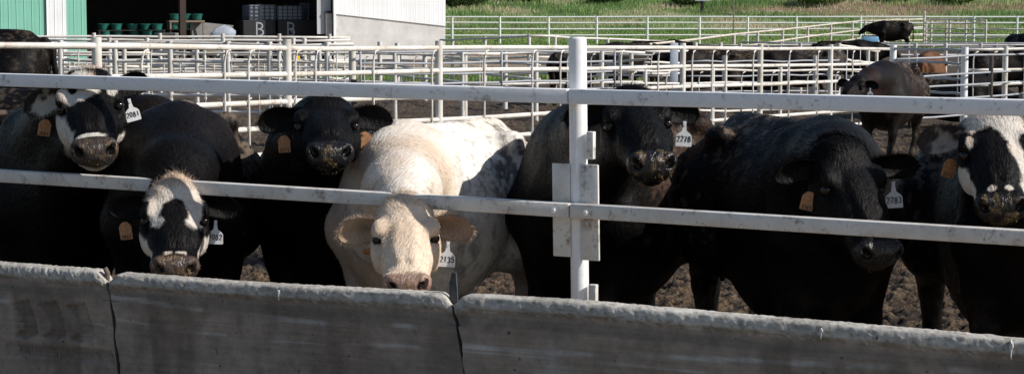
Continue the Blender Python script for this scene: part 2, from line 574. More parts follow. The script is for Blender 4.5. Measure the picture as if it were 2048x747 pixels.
TAGSHAPE = {
    'white': [(-.034, -.076), (-.031, -.079), (.031, -.079), (.034, -.076), (.033, -.036), (.026, -.026), (.010, -.014), (.006, .012), (.007, .026), (-.007, .026), (-.006, .012), (-.010, -.014), (-.026, -.026), (-.033, -.036)],
    'orange': [(-.030, -.078), (-.027, -.081), (.027, -.081), (.030, -.078), (.031, -.020), (.022, -.006), (.010, .004), (-.010, .004), (-.022, -.006), (-.031, -.020)],
}
def ear_tag(cow, pos, rz, tilt, style, text, scale=1.0, roll=0.0, faded=False, lean=0.0):
    """flat plastic tag; local x right, z up, front = -y"""
    shp = TAGSHAPE[style]; n = len(shp); th = .0016
    vs = [(x, -th, z) for x, z in shp] + [(x, th, z) for x, z in shp]
    fs = [tuple(range(n)), tuple(range(2 * n - 1, n - 1, -1))] + [(i, i + n, (i + 1) % n + n, (i + 1) % n) for i in range(n)]
    o = mesh_obj('ear_tag', vs, fs, M_TAGW if style == 'white' else M_TAGO, cow)
    mb = MB(); mb.tube([(0, -.006, .013 if style == 'white' else -.006), (0, .006, .013 if style == 'white' else -.006)], .007, 12)
    mb.build('tag_button', M_TAGW if style == 'white' else M_TAGO, o)
    o.matrix_parent_inverse = Matrix.Identity(4)
    o.location = pos; o.rotation_euler = (tilt, roll, rz); o.scale = (scale,) * 3
    if text:
        mb = MB(); k = len(text)
        if style == 'white': cw, gap, ch, y0, wd = .0125, .0030, .0125, -.071 + .012, .0040
        else: cw, gap, ch, y0, wd = .0095, .0026, .0105, -.0765, .0030
        tot = k * cw + (k - 1) * gap
        for i, c in enumerate(text):
            ox = -tot / 2 + i * (cw + gap)
            for st in DIG[c]:
                pts = [(ox + x * cw * (.9 if c != '1' else 1), y0 + y * ch * (1.12 if style == 'white' else 1) + .0015 * math.sin(i * 2.1)) for x, y in st]
                ribbon(mb, pts, wd, th + .0012)
        mb.build('tag_number', M_INKB if style == 'white' else M_INKK, o)
    return o

BLACK = np.array((.0040, .0036, .0037))
DIRT = np.array((.165, .125, .090))
WHITE = np.array((.62, .57, .51))

def ell(a, b, ca, cb, ra, rb): return 1 - np.sqrt(((a - ca) / ra) ** 2 + ((b - cb) / rb) ** 2)

def paint_face(kind, x, t, d, P, n):
    """mask of white on the head, in head coordinates (x right as seen from the front, t from poll to muzzle, d dorsal)"""
    W = np.zeros(len(x)); 
    nn = (n - .5) * .55
    side = d < -.085
    def s(m, e=.10): return sstep(-e, e, m + nn)
    if kind == 'A':
        W = np.maximum(W, s(ell(x, t, -.045, .115, .090, .098)))
        W = np.minimum(W, 1 - s(ell(x, t, -.066, .105, .022, .045)))
        W = np.maximum(W, s(ell(x, t, .0, -.06, .13, .070)))
        W = np.maximum(W, s(ell(x, t, .092, .105, .024, .062)))
        ch = s(ell(t, d, .33, -.130, .17, .085)) * (x < .045)
        W = np.maximum(W, ch)
        W = np.maximum(W, s(ell(t, d, .40, -.20, .20, .085)))
        W = np.maximum(W, s(ell(t, d, .414, -.030, .013, .035)) * sstep(.07, .04, np.abs(x + .01)) * sstep(.30, .46, n))
    elif kind == 'B':
        u = s(ell(x, t, 0, .03, .125, .135))
        u = np.maximum(u, s(ell(x, t, -.066, .15, .044, .115)) * sstep(.30, .24, t))
        u = np.maximum(u, s(ell(x, t, .070, .15, .046, .120)) * sstep(.30, .24, t))
        u = np.minimum(u, 1 - s(ell(x, t, -.004, .195, .056, .100)))
        W = np.maximum(W, u * sstep(-.10, -.06, d))
        W = np.maximum(W, s(ell(t, d, .420, -.024, .012, .014)) * sstep(.050, .042, np.abs(x)) * sstep(.004, .012, np.abs(x + .004)) * sstep(.34, .50, n))
        W = np.maximum(W, s(ell(t, d, .36, -.135, .15, .065)))
    elif kind == 'G':
        W = np.maximum(W, s(ell(x, t, .03, .04, .15, .13)))
        W = np.maximum(W, s(ell(x, t, .095, .22, .055, .16)))
        W = np.minimum(W, 1 - s(ell(x, t, -.040, .175, .072, .085)))
        W = np.minimum(W, 1 - s(ell(x, t, .0, .33, .075, .125)))
        W = np.minimum(W, 1 - s(ell(x, t, .125, .16, .04, .05)))
        W = np.maximum(W, s(ell(x, t, -.100, .155, .014, .030)) * 1.0)
        W = np.maximum(W, s(ell(t, d, .32, -.120, .13, .055)) * (np.abs(x) > .03))
        W = np.maximum(W, s(ell(np.abs(x), t, .030, .408, .016, .016)))
    return np.clip(W, 0, 1)

def fur_color(spec, V, N, H, nv):
    """per vertex rgb + wetness"""
    x, t, d = H[:, 0], H[:, 1], H[:, 2]
    inhead = sstep(-.16, -.05, t) * sstep(.30, .22, np.sqrt(x ** 2 + (d + .1) ** 2))
    n1 = fbm(V, 9, 4, spec['seed']); n2 = fbm(V, 34, 3, spec['seed'] + 5); n3 = fbm(V, 3.2, 3, spec['seed'] + 9)
    nf = fbm(V, 45, 2, spec['seed'] + 3) * .5 + fbm(V, 16, 2, spec['seed'] + 4) * .5
    kind = spec.get('face', '')
    C = np.tile(np.array(spec.get('base', BLACK), float), (nv, 1))
    if kind == 'D':
        cream = np.array((.76, .62, .485)); whit = np.array((.86, .82, .76)); tan = np.array((.62, .46, .32))
        C = np.tile(whit, (nv, 1))
        C = lerp3(C, cream, sstep(.30, .75, n3) * .45)
        C = lerp3(C, tan, sstep(-.15, -.75, V[:, 1]) * sstep(.25, .70, n3 * .6 + n1 * .4) * .75)
        C = lerp3(C, cream, inhead)
        C = lerp3(C, tan, inhead * sstep(.40, .70, n1 * .5 + n3 * .5) * .75)
        C = lerp3(C, tan * .8, inhead * sstep(.05, -.03, t) * .55 * sstep(.35, .6, n2))
        m = sstep(.50, .62, n1 * .55 + n2 * .45) * sstep(-.2, .25, V[:, 1] + .25 * (n3 - .5)) * (1 - inhead)
        C = lerp3(C, np.array((.20, .165, .14)), m * .62)
        m = sstep(.60, .70, n1 * .4 + n2 * .6) * (1 - inhead) * .5
        C = lerp3(C, np.array((.20, .16, .13)), m)
        for (c, r, a) in (((.30, .35, 1.10), (.16, .34, .26), .8), ((.26, -.10, 1.12), (.12, .20, .20), .65), ((.10, .62, 1.28), (.14, .22, .12), .7), ((-.05, .10, 1.30), (.12, .30, .10), .45), ((.33, .55, .80), (.14, .30, .30), .7), ((.30, -.35, .75), (.16, .22, .25), .5)):
            q = 1 - np.sqrt((((V - np.array(c)) / np.array(r)) ** 2).sum(1))
            m = sstep(-.25, .5, q) * sstep(.44, .60, n1 * .35 + n2 * .65) * a * (1 - inhead)
            C = lerp3(C, np.array((.13, .105, .088)), m)
    else:
        br = np.array(spec.get('brown', (.03, .019, .014)))
        C = lerp3(C, br, spec.get('bamt', .25) * sstep(.40, .70, n3) * (1 - inhead))
        W = paint_face(kind, x, t, d, V, nf) * sstep(-.16, -.10, t) * sstep(.32, .24, np.sqrt(x ** 2 + (d + .1) ** 2)) if kind else np.zeros(nv)
        wc = np.tile(WHITE, (nv, 1))
        wc = lerp3(wc, np.array((.50, .36, .25)), sstep(.45, .70, n1) * .6)
        if kind == 'B': wc = lerp3(wc, np.array((.46, .31, .20)), sstep(.06, -.02, t) * .6)
        C = C + (wc - C) * W[:, None]
        for (c, r, col) in spec.get('patches', ()):
            m = sstep(0, .3, 1 - np.sqrt((((V - np.array(c)) / np.array(r)) ** 2).sum(1)) + (nf - .5) * 1.6 + (n2 - .5) * 1.2)
            C = lerp3(C, np.array(col), m)
        # dried mud on the back, hips and flank
        da = spec.get('dirt', .5)
        up = sstep(.1, .8, N[:, 2])
        zone = np.maximum(up * sstep(-.45, .15, V[:, 1]), sstep(.1, .5, V[:, 1]) * .55) * (1 - inhead)
        m = sstep(.575 - .13 * da, .66 - .12 * da, n1 * .35 + n2 * .65) * zone
        C = lerp3(C, DIRT * spec.get('dirtc', 1.0), np.clip(m, 0, 1) * .85)
        lg = sstep(.65, .15, V[:, 2]) * sstep(.42, .62, n1) * (0 if spec.get('lying') else 1)
        C = lerp3(C, DIRT * .6, lg * .6)
    # muzzle leather
    mz = sstep(.425, .447, t + (nf - .5) * .03) * sstep(-.135, -.105, d)
    mz = np.maximum(mz, sstep(.40, .42, t) * sstep(-.125, -.11, d) * sstep(-.090, -.105, d) * 0)
    mcol = np.array((.30, .19, .15)) if kind == 'D' else np.array(spec.get('muz', (.012, .011, .012)))
    C = lerp3(C, mcol, mz * inhead)
    if spec.get('feed', 0) > 100:
        sm = sstep(.50, .66, fbm(V, 45, 2, spec['seed'] + 8)) * mz * inhead * (np.abs(x - spec.get('feedx', 0)) < spec.get('feedw', .06) * 1.2)
        C = lerp3(C, np.array((.16, .11, .055)), sm * .5)
    # nostril darkness + mouth line
    for sx in (-1, 1):
        nd = np.sqrt(((x - sx * .058) / .018) ** 2 + ((d + .046) / .022) ** 2)
        C = lerp3(C, np.array((.004, .003, .003)), sstep(1.05, .75, nd) * sstep(.445, .460, t))
    ml = sstep(.006, .002, np.abs(d + .112 - (t - .45) * .1)) * sstep(.36, .40, t)
    C = lerp3(C, np.array((.02, .015, .014)), ml * .8)
    # damp dark rim round the eyes
    for sx in (-1, 1):
        e = np.sqrt(((x - sx * .112) / .03) ** 2 + ((t - .172) / .031) ** 2 + ((d + .064) / .026) ** 2)
        C = lerp3(C, np.array((.03, .022, .018)) if kind == 'D' else BLACK, sstep(1.0, .75, e))
    hoof = sstep(.075, .06, V[:, 2]) * (0 if spec.get('lying') else 1)
    C = lerp3(C, np.array((.03, .025, .02)), hoof)
    return C, mz * inhead

def make_cow(name, spec, label, loc, rz, hair=0, group=None):
    """one animal: body (one continuous mesh) > eye, ear_tag (> tag_number), coat, feed_crumbs"""
    cz, sz = math.cos(rz), math.sin(rz)
    Rz = np.array([(cz, -sz, 0), (sz, cz, 0), (0, 0, 1)])
    scale = spec.get('scale', 1.0)
    loc = np.array(loc, float)
    def to_local(w): return (Rz.T @ (np.array(w, float) - loc)) / scale
    spec = dict(spec)
    if 'poll_w' in spec:
        spec['poll'] = to_local(spec['poll_w']); spec['yaw'] = spec['yaw'] - rz      # head turn given in the world
    V, Q, H, Hm, poll, hs = build_cow_mesh(spec)
    def hp(x, t, dd): return poll + (Hm[0] * x + Hm[1] * t + Hm[2] * dd) * hs
    nb = len(V)
    # ears
    inner = np.zeros(nb); isear = np.zeros(nb); eu = np.zeros(nb); ev = np.zeros(nb)
    tips = []
    fw = Hm[1].copy(); fw[2] *= .3; fw /= np.linalg.norm(fw)
    for k, sx in enumerate((-1, 1)):
        e = spec.get('ears', (dict(), dict()))[k]
        base = hp(sx * .098, e.get('t', .070), -.070)
        L = Hm[0] * sx + Hm[2] * e.get('up', -.05) - fw * e.get('back', .15) + np.array((0, 0, 1)) * e.get('wup', 0.0)
        L /= np.linalg.norm(L)
        Nn = fw + Hm[0] * sx * e.get('out', .0) + np.array((0, 0, 1)) * e.get('nup', 0.0); Nn -= L * (Nn @ L); Nn /= np.linalg.norm(Nn)
        Wd = np.cross(Nn, L) * (1 if sx > 0 else -1)
        if Wd[2] < 0: Wd = -Wd
        tw = e.get('twist', 0.0)
        Nn, Wd = Nn * math.cos(tw) + Wd * math.sin(tw), Wd * math.cos(tw) - Nn * math.sin(tw)
        ln = e.get('len', .205)
        v, q, inn, uu, vv = ear_geo(base, L, Wd, Nn, ln, e.get('half', .062), e.get('cup', .035), e.get('droop', .12), e.get('curl', 0.0))
        # keep outward winding on both sides
        if np.dot(np.cross(v[q[60, 1]] - v[q[60, 0]], v[q[60, 3]] - v[q[60, 0]]), Nn if inn[q[60, 0]] else -Nn) < 0: q = q[:, ::-1]
        Q = np.concatenate([Q, q + len(V)]); V = np.concatenate([V, v])
        inner = np.concatenate([inner, inn]); isear = np.concatenate([isear, np.ones(len(v)) * (k + 1)]); eu = np.concatenate([eu, uu]); ev = np.concatenate([ev, vv])
        tips.append((base, L, Wd, Nn, ln))
    Ht = ((V - poll) @ Hm.T) / hs
    me = np_mesh(name, V * scale, Q, M_HIDE)
    nv = len(me.vertices)
    N = np.zeros(nv * 3, np.float32); me.vertices.foreach_get('normal', N); N = N.reshape(-1, 3)
    C, wet = fur_color(spec, V, N, Ht, nv)
    ear = isear > 0
    ecs = spec.get('earcol', (None, None))
    for k in (0, 1):
        m = isear == k + 1
        oc = np.array(ecs[k][0] if ecs[k] else spec.get('base', BLACK)); ic = np.array(ecs[k][1] if ecs[k] else spec.get('base', BLACK) * 1.5)
        nn = fbm(V[m], 30, 3, spec['seed'] + k)
        cc = np.where(inner[m][:, None] > 0, ic, oc) * (.7 + .6 * nn[:, None])
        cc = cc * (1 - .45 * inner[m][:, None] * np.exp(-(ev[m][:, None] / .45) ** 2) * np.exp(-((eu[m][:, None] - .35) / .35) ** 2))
        if len(ecs[k] or ()) > 2:
            pm = sstep(.0, .25, .5 - np.abs(eu[m] - .45) - .35 * np.abs(ev[m] + .5) + (nn - .5) * 1.2)
            cc = lerp3(cc, np.array(ecs[k][2]), pm)
        C[m] = cc
    wet[ear] = 0
    add_attr(me, 'Col', np.concatenate([C, wet[:, None]], 1))
    o = link(name, me, None, tuple(loc)); o.rotation_euler = (0, 0, rz)
    tag(o, label, 'cow', group)
    # eyes
    if spec.get('eyes', True):
        for sx in (-1, 1):
            bm = bmesh.new(); bmesh.ops.create_uvsphere(bm, u_segments=18, v_segments=12, radius=.0238 * hs * scale)
            em = bpy.data.meshes.new('eye'); bm.to_mesh(em); bm.free(); em.materials.append(M_EYE)
            em.polygons.foreach_set('use_smooth', [True] * len(em.polygons))
            link('eye', em, o, tuple(hp(sx * .1015 * spec.get('hw', 1.0), .173, -.0635) * scale))
    # tags: (side, style, text, u along ear, hang, facing(world z turn), tilt, roll)
    for (k, style, text, u, dz, frz, tilt, roll, sc_, fwd) in spec.get('tags', ()):
        b, L, Wd, Nn, ln = tips[k]
        p = b + L * ln * u + Wd * (-.030) + Nn * fwd + np.array((0, 0, dz))
        ear_tag(o, tuple(p * scale), frz - rz, tilt, style, text, sc_, roll)
    # feed stuck to the muzzle
    if spec.get('feed', 0):
        nf = spec['feed']; tv = []; tf = []
        fc = me.polygons
        cand = np.nonzero((Ht[:nb, 1] > .43) & (Ht[:nb, 2] > -.15) & (Ht[:nb, 2] < .0) & (np.abs(Ht[:nb, 0] - spec.get('feedx', 0)) < spec.get('feedw', .06)))[0]
        if len(cand):
            g = np.random.default_rng(spec['seed'])
            w = sstep(.50, .75, fbm(V[cand], 45, 2, spec['seed'] + 8)) + .03; w = w / w.sum()
            for ci in g.choice(cand, nf, p=w):
                p = V[ci] + N[ci] * .002 + g.normal(0, .003, 3); s_ = g.uniform(.0012, .0040)
                b0 = len(tv)
                ax = g.normal(0, 1, (3, 3)); ax /= np.linalg.norm(ax, axis=1)[:, None]
                for a in (ax[0], -ax[0], ax[1] * .7, -ax[1] * .7, ax[2] * .5, -ax[2] * .5): tv.append((p + a * s_) * scale)
                for f in ((0, 2, 4), (2, 1, 4), (1, 3, 4), (3, 0, 4), (2, 0, 5), (1, 2, 5), (3, 1, 5), (0, 3, 5)): tf.append([b0 + i for i in f])
            tag(link('feed_crumbs', np_mesh('feed_crumbs', np.array(tv), tf, M_FEED, False), o), kind='stuff')
    if hair:
        grow_coat(o, me, V * scale, N, Ht, C, isear, inner, eu, spec, hair, Hm)
    return o, tips

def grow_coat(o, me, V, N, H, C, isear, inner, eu, spec, count, Hm):
    g = np.random.default_rng(spec['seed'] + 100)
    nq = len(me.polygons)
    idx = np.zeros(len(me.loops), np.int32); me.loops.foreach_get('vertex_index', idx)
    Q = idx.reshape(nq, 4)
    area = np.zeros(nq, np.float32); me.polygons.foreach_get('area', area)
    t = H[:, 1]; inhead = (t > -.12) & (np.sqrt(H[:, 0] ** 2 + (H[:, 2] + .1) ** 2) < .25)
    wv = np.where(inhead, spec.get('hw_head', 3.0), 1.0)
    wv = np.where(isear > 0, 6.0, wv)
    wv = wv * np.where((V[:, 2] < .5) | ((V[:, 1] > .6)), .3, 1.0)
    mz = (t > .43) & inhead
    wv = np.where(mz, .03, wv)
    pf = area * wv[Q].mean(1); pf = pf / pf.sum()
    f = g.choice(nq, count, p=pf)
    bw = g.dirichlet((1, 1, 1, 1), count)
    def ip(A): return (A[Q[f]] * bw[:, :, None]).sum(1)
    P = ip(V); n = ip(N); n /= np.linalg.norm(n, axis=1)[:, None] + 1e-9
    h = ip(H); c = ip(C); er = isear[Q[f]].max(1); inn = inner[Q[f]].mean(1); u = eu[Q[f]].max(1)
    hd = inhead[Q[f]].mean(1) > .5
    flow = np.tile(np.array((0, .75, -.65)), (count, 1))
    flow[:, 0] += np.sign(P[:, 0]) * .15
    up = np.where(h[:, 1] < .14, -1.0, 1.0)
    fh = Hm[1][None, :] * up[:, None] + Hm[0][None, :] * np.clip(h[:, 0:1] * 9, -1, 1) * .7
    flow = np.where(hd[:, None], fh, flow)
    sw = fbm(P, 6, 2, 77) - .5
    flow = flow + np.cross(n, flow) * (sw * 2.2)[:, None]
    flow = flow - n * (flow * n).sum(1)[:, None]
    flow /= np.linalg.norm(flow, axis=1)[:, None] + 1e-9
    # ear fringe grows outwards
    for k in (1, 2):
        m = er == k
        if m.any():
            ctr = V[isear == k].mean(0)
            ou = P[m] - ctr; ou /= np.linalg.norm(ou, axis=1)[:, None] + 1e-9
            flow[m] = ou
    L = np.full(count, spec.get('hair_len', .018))
    L[hd] = .013
    L[hd & (h[:, 1] < .07) & (h[:, 2] > -.08)] = spec.get('poll_len', .04)
    L[er > 0] = .020
    L *= g.uniform(.6, 1.35, count)
    lift = np.where(hd & (h[:, 1] < .05), .26, .14) + g.normal(0, .06, count)
    jit = g.normal(0, .13, (count, 3)) + (np.stack([vnoise(P, 60, 5), vnoise(P, 60, 6), vnoise(P, 60, 7)], 1) - .5) * .7
    d0 = flow + n * lift[:, None] + jit; d0 /= np.linalg.norm(d0, axis=1)[:, None]
    d1 = flow + n * (lift * .3)[:, None] + jit * 1.3 + np.array((0, 0, -.25)); d1 /= np.linalg.norm(d1, axis=1)[:, None]
    p0 = P - n * .001; p1 = p0 + d0 * (L * .5)[:, None]; p2 = p1 + d1 * (L * .5)[:, None]
    pts = np.stack([p0, p1, p2], 1).reshape(-1, 3).astype(np.float32)
    cu = bpy.data.hair_curves.new('coat')
    cu.add_curves([3] * count)
    cu.attributes['position'].data.foreach_set('vector', pts.ravel())
    ra = cu.attributes.get('radius') or cu.attributes.new('radius', 'FLOAT', 'POINT')
    ra.data.foreach_set('value', np.tile(np.array((.00048, .0004, .00012), np.float32), count))
    ca = cu.attributes.new('hcol', 'FLOAT_COLOR', 'CURVE')
    cc = c * g.uniform(.7, 1.35, (count, 1))
    ca.data.foreach_set('color', np.concatenate([cc, np.ones((count, 1))], 1).astype(np.float32).ravel())
    cu.materials.append(M_COAT)
    link('coat', cu, o)
# ================================================================== setting
U = np.array((.902, -.432)); U /= np.linalg.norm(U)          # along the feed fence, to the right
NB = np.array((U[1], -U[0]))                                 # from the fence toward the feed alley
P0 = np.array((.262, 8.0))                                   # the white post
def on_plane(px, py, off):
    """point on the vertical plane parallel to the feed fence, off metres toward the alley"""
    c = np.array((0, 0, CAMZ)); d = at(px, py, 1.0) - c
    q = P0 + NB * off
    t = ((q - c[:2]) @ NB) / (d[:2] @ NB)
    return c + d * t
def s_of(p): return (np.asarray(p)[:2] - P0) @ U
def gz(Y): return np.interp(Y, [0, 9, 17, 28, 38, 60, 95, 110, 128, 140, 160, 230], [0, 0, -.18, -.36, -.6, -.62, -.45, -.32, .05, 1.1, 2.8, 7.5])
def floor_at(px, Y):
    p = at(px, 0, Y); return np.array((p[0], Y, float(gz(Y))))

# ---- ground: one sheet, fine near the cattle
def build_ground():
    ys = np.concatenate([np.linspace(-40, 7.5, 16)[:-1], np.linspace(7.5, 14, 420)[:-1], np.geomspace(14, 60, 260)[:-1], np.geomspace(60, 170, 150)[:-1], np.geomspace(170, 900, 14)])
    sx = np.concatenate([np.linspace(-300, -30, 9)[:-1], np.linspace(-30, -5, 90)[:-1], np.linspace(-5, 6, 640)[:-1], np.linspace(6, 45, 130)[:-1], np.linspace(45, 400, 9)])
    # x spacing follows the view: spread with distance a little
    Xg, Yg = np.meshgrid(sx, ys)
    f = np.interp(Yg, [0, 14, 60, 900], [1, 1, 1.6, 1.6]); Xg = Xg * f
    P = np.stack([Xg.ravel(), Yg.ravel(), np.zeros(Xg.size)], 1)
    z = gz(P[:, 1])
    X, Y = P[:, 0], P[:, 1]
    mud = sstep(95, 88, Y + 3 * (fbm(P, .1, 2, 3) - .5)) * sstep(7.6, 8.3, Y)
    n1 = fbm(P, 1.3, 3, 1); n2 = fbm(P, 7, 4, 2); n3 = fbm(P, 18, 2, 4); n5 = vnoise(P, 48, 44); n4 = fbm(P, 3.0, 3, 8)
    near = sstep(70, 12, Y)
    clod = sstep(.45, .8, n2)
    z = z + mud * ((n1 - .5) * .12 + near * ((n2 - .5) * .11 + (n3 - .5) * .09 + (n5 - .5) * .03))
    z = z + .24 * np.exp(-(((X + 6.0) / 2.2) ** 2 + ((Y - 22) / 2.0) ** 2))
    bank = sstep(118, 140, Y)
    z = z + bank * (fbm(P, .12, 4, 6) - .5) * 1.4
    # colours
    C = np.tile(np.array((.085, .060, .043)), (len(P), 1))
    C = lerp3(C, np.array((.028, .021, .017)), sstep(.42, .60, n4))
    C = lerp3(C, np.array((.24, .165, .105)), sstep(.52, .72, n2 * .6 + n3 * .4) * .75)
    C = lerp3(C, np.array((.10, .075, .055)), sstep(20, 60, Y) * .7)
    # spilled feed along the bunk apron on the right
    sp = np.exp(-(((X - 1.62) / .55) ** 2 + ((Y - 8.95 + .25 * (X - 1.6)) / .11) ** 2))
    C = lerp3(C, np.array((.34, .20, .085)), np.clip(sp * 1.6 * sstep(.38, .55, n3 * .5 + n2 * .5), 0, 1))
    straw = sstep(.62, .70, vnoise(P, 40, 9)) * sstep(.45, .6, n1)
    C = lerp3(C, np.array((.25, .17, .09)), straw * .7 * near)
    lane = sstep(70, 74, Y) * sstep(93, 90, Y) * sstep(14, 9, X)
    C = lerp3(C, np.array((.36, .28, .20)), lane)
    strip = sstep(59, 61, Y) * sstep(71, 69, Y) * sstep(5, 3, X) * sstep(-16, -14, X)
    gr = np.array((.085, .15, .030))
    C = lerp3(C, gr, strip * sstep(.35, .5, n1))
    lawn = sstep(92, 95, Y + 2 * (n1 - .5))
    g1 = fbm(P, .5, 4, 12)
    gc = np.tile(np.array((.13, .22, .05)), (len(P), 1))
    gc = lerp3(gc, np.array((.22, .25, .09)), sstep(.45, .65, g1))
    gc = lerp3(gc, np.array((.05, .085, .025)), sstep(122, 128, Y) * .7)
    C = lerp3(C, gc, lawn)
    pth = np.exp(-((Y - 115 + (X - 10) * .1) / 1.0) ** 2) * sstep(12, 9, np.abs(X - 8))
    C = lerp3(C, np.array((.33, .29, .21)), pth * .6)
    bare = sstep(.40, .54, fbm(P * (.4, 1, 1), .22, 3, 21)) * np.exp(-((Y - 139.5) / 3.6) ** 2) * sstep(11, 15, X)
    bare2 = sstep(.46, .60, fbm(P * (.4, 1, 1), .30, 3, 31)) * np.exp(-((Y - 128) / 4) ** 2) * sstep(10, 6, X)
    C = lerp3(C, np.array((.27, .185, .13)), np.clip(bare * 1.5 + bare2, 0, 1))
    alley = sstep(7.2, 6.2, Y)
    C = lerp3(C, np.array((.36, .31, .25)), alley)
    P[:, 2] = z
    ny, nx = Xg.shape
    i = np.arange((ny - 1) * (nx - 1)); r, c = i // (nx - 1), i % (nx - 1); a = r * nx + c
    Q = np.stack([a, a + 1, a + nx + 1, a + nx], 1)
    t = NT('ground_surface')
    at_ = t.node('ShaderNodeAttribute', attribute_name='Col')
    v = t.coord('Object')
    n = t.noise(v, 38, 5, .7); m = t.noise(v, 9, 5, .65)
    col = t.mix(1.0, at_.outputs['Color'], t.ramp(n, [(.32, .25), (.68, 1.7)]), 'MULTIPLY')
    t.bump(t.math('ADD', n, t.math('MULTIPLY', m, .8)), 1.0, .05)
    t.set(col, .82, .25)
    me = np_mesh('ground', P, Q, t.m)
    add_attr(me, 'Col', np.concatenate([C, np.ones((len(P), 1))], 1))
    tag(link('ground', me), kind='structure')
    return
build_ground()
def gheight(X, Y):
    P = np.array([[X, Y, 0.0]]); z = gz(Y)
    return float(z + sstep(118, 140, np.array([Y]))[0] * (fbm(P, .12, 4, 6)[0] - .5) * 1.4)

# ---- concrete feed bunks
def m_concrete():
    t = NT('weathered_concrete')
    a = t.node('ShaderNodeAttribute', attribute_name='Col')
    v = t.coord('Object')
    n1 = t.noise(v, 2.2, 5, .6); n2 = t.noise(v, 14, 6, .7); n3 = t.noise(v, 90, 4, .7)
    st = t.noise(t.coord('Object', (.9, .9, 22)), 3.0, 3, .6)
    c = t.mix(1.0, a.outputs['Color'], t.ramp(n1, [(.3, .72), (.72, 1.22)]), 'MULTIPLY')
    c = t.mix(1.0, c, t.ramp(n2, [(.30, .70), (.62, 1.12)]), 'MULTIPLY')
    c = t.mix(1.0, c, t.ramp(st, [(.35, .88), (.7, 1.12)]), 'MULTIPLY')
    c = t.mix(t.ramp(n3, [(.60, 0.0), (.78, .5)]), c, (.05, .045, .04))
    pits = t.noise(v, 46, 2, .5)
    c = t.mix(t.ramp(pits, [(.70, 0.0), (.76, .8)]), c, (.02, .018, .016))
    t.bump(t.math('ADD', n2, t.math('MULTIPLY', n3, .7)), .6, .006)
    return t.set(c, .85, .25)
M_CONC = m_concrete()
OFF = .54
LIPPX = [(-500, 490), (0, 527), (195, 541), (240, 547), (500, 567), (860, 586), (905, 588), (1165, 604), (1380, 623), (1640, 645), (1900, 667), (2048, 682), (2500, 728)]
_lp = [on_plane(a, b, OFF) for a, b in LIPPX]
LS = np.array([s_of(p) for p in _lp]); LZ = np.array([p[2] for p in _lp])
PROF = np.array([(.57, -.75), (.57, -.22), (.55, -.17), (.49, -.16), (.46, -.20), (.42, -.40), (.28, -.47), (.18, -.45), (.11, -.30), (.085, -.05), (.078, -.010), (.066, 0), (.045, .002), (.014, .000), (.000, -.004), (-.006, -.012),
                 (-.010, -.024), (-.012, -.038), (-.010, -.047), (-.004, -.054), (.001, -.064), (.001, -.12), (-.004, -.2), (-.012, -.3), (-.022, -.45), (-.03, -.80)])
def poly_mask(x, y, poly):
    ins = np.zeros(len(x), bool); n = len(poly)
    for i in range(n):
        x0, y0 = poly[i]; x1, y1 = poly[(i + 1) % n]
        c = ((y0 > y) != (y1 > y)) & (x < (x1 - x0) * (y - y0) / (y1 - y0 + 1e-12) + x0)
        ins ^= c
    return ins
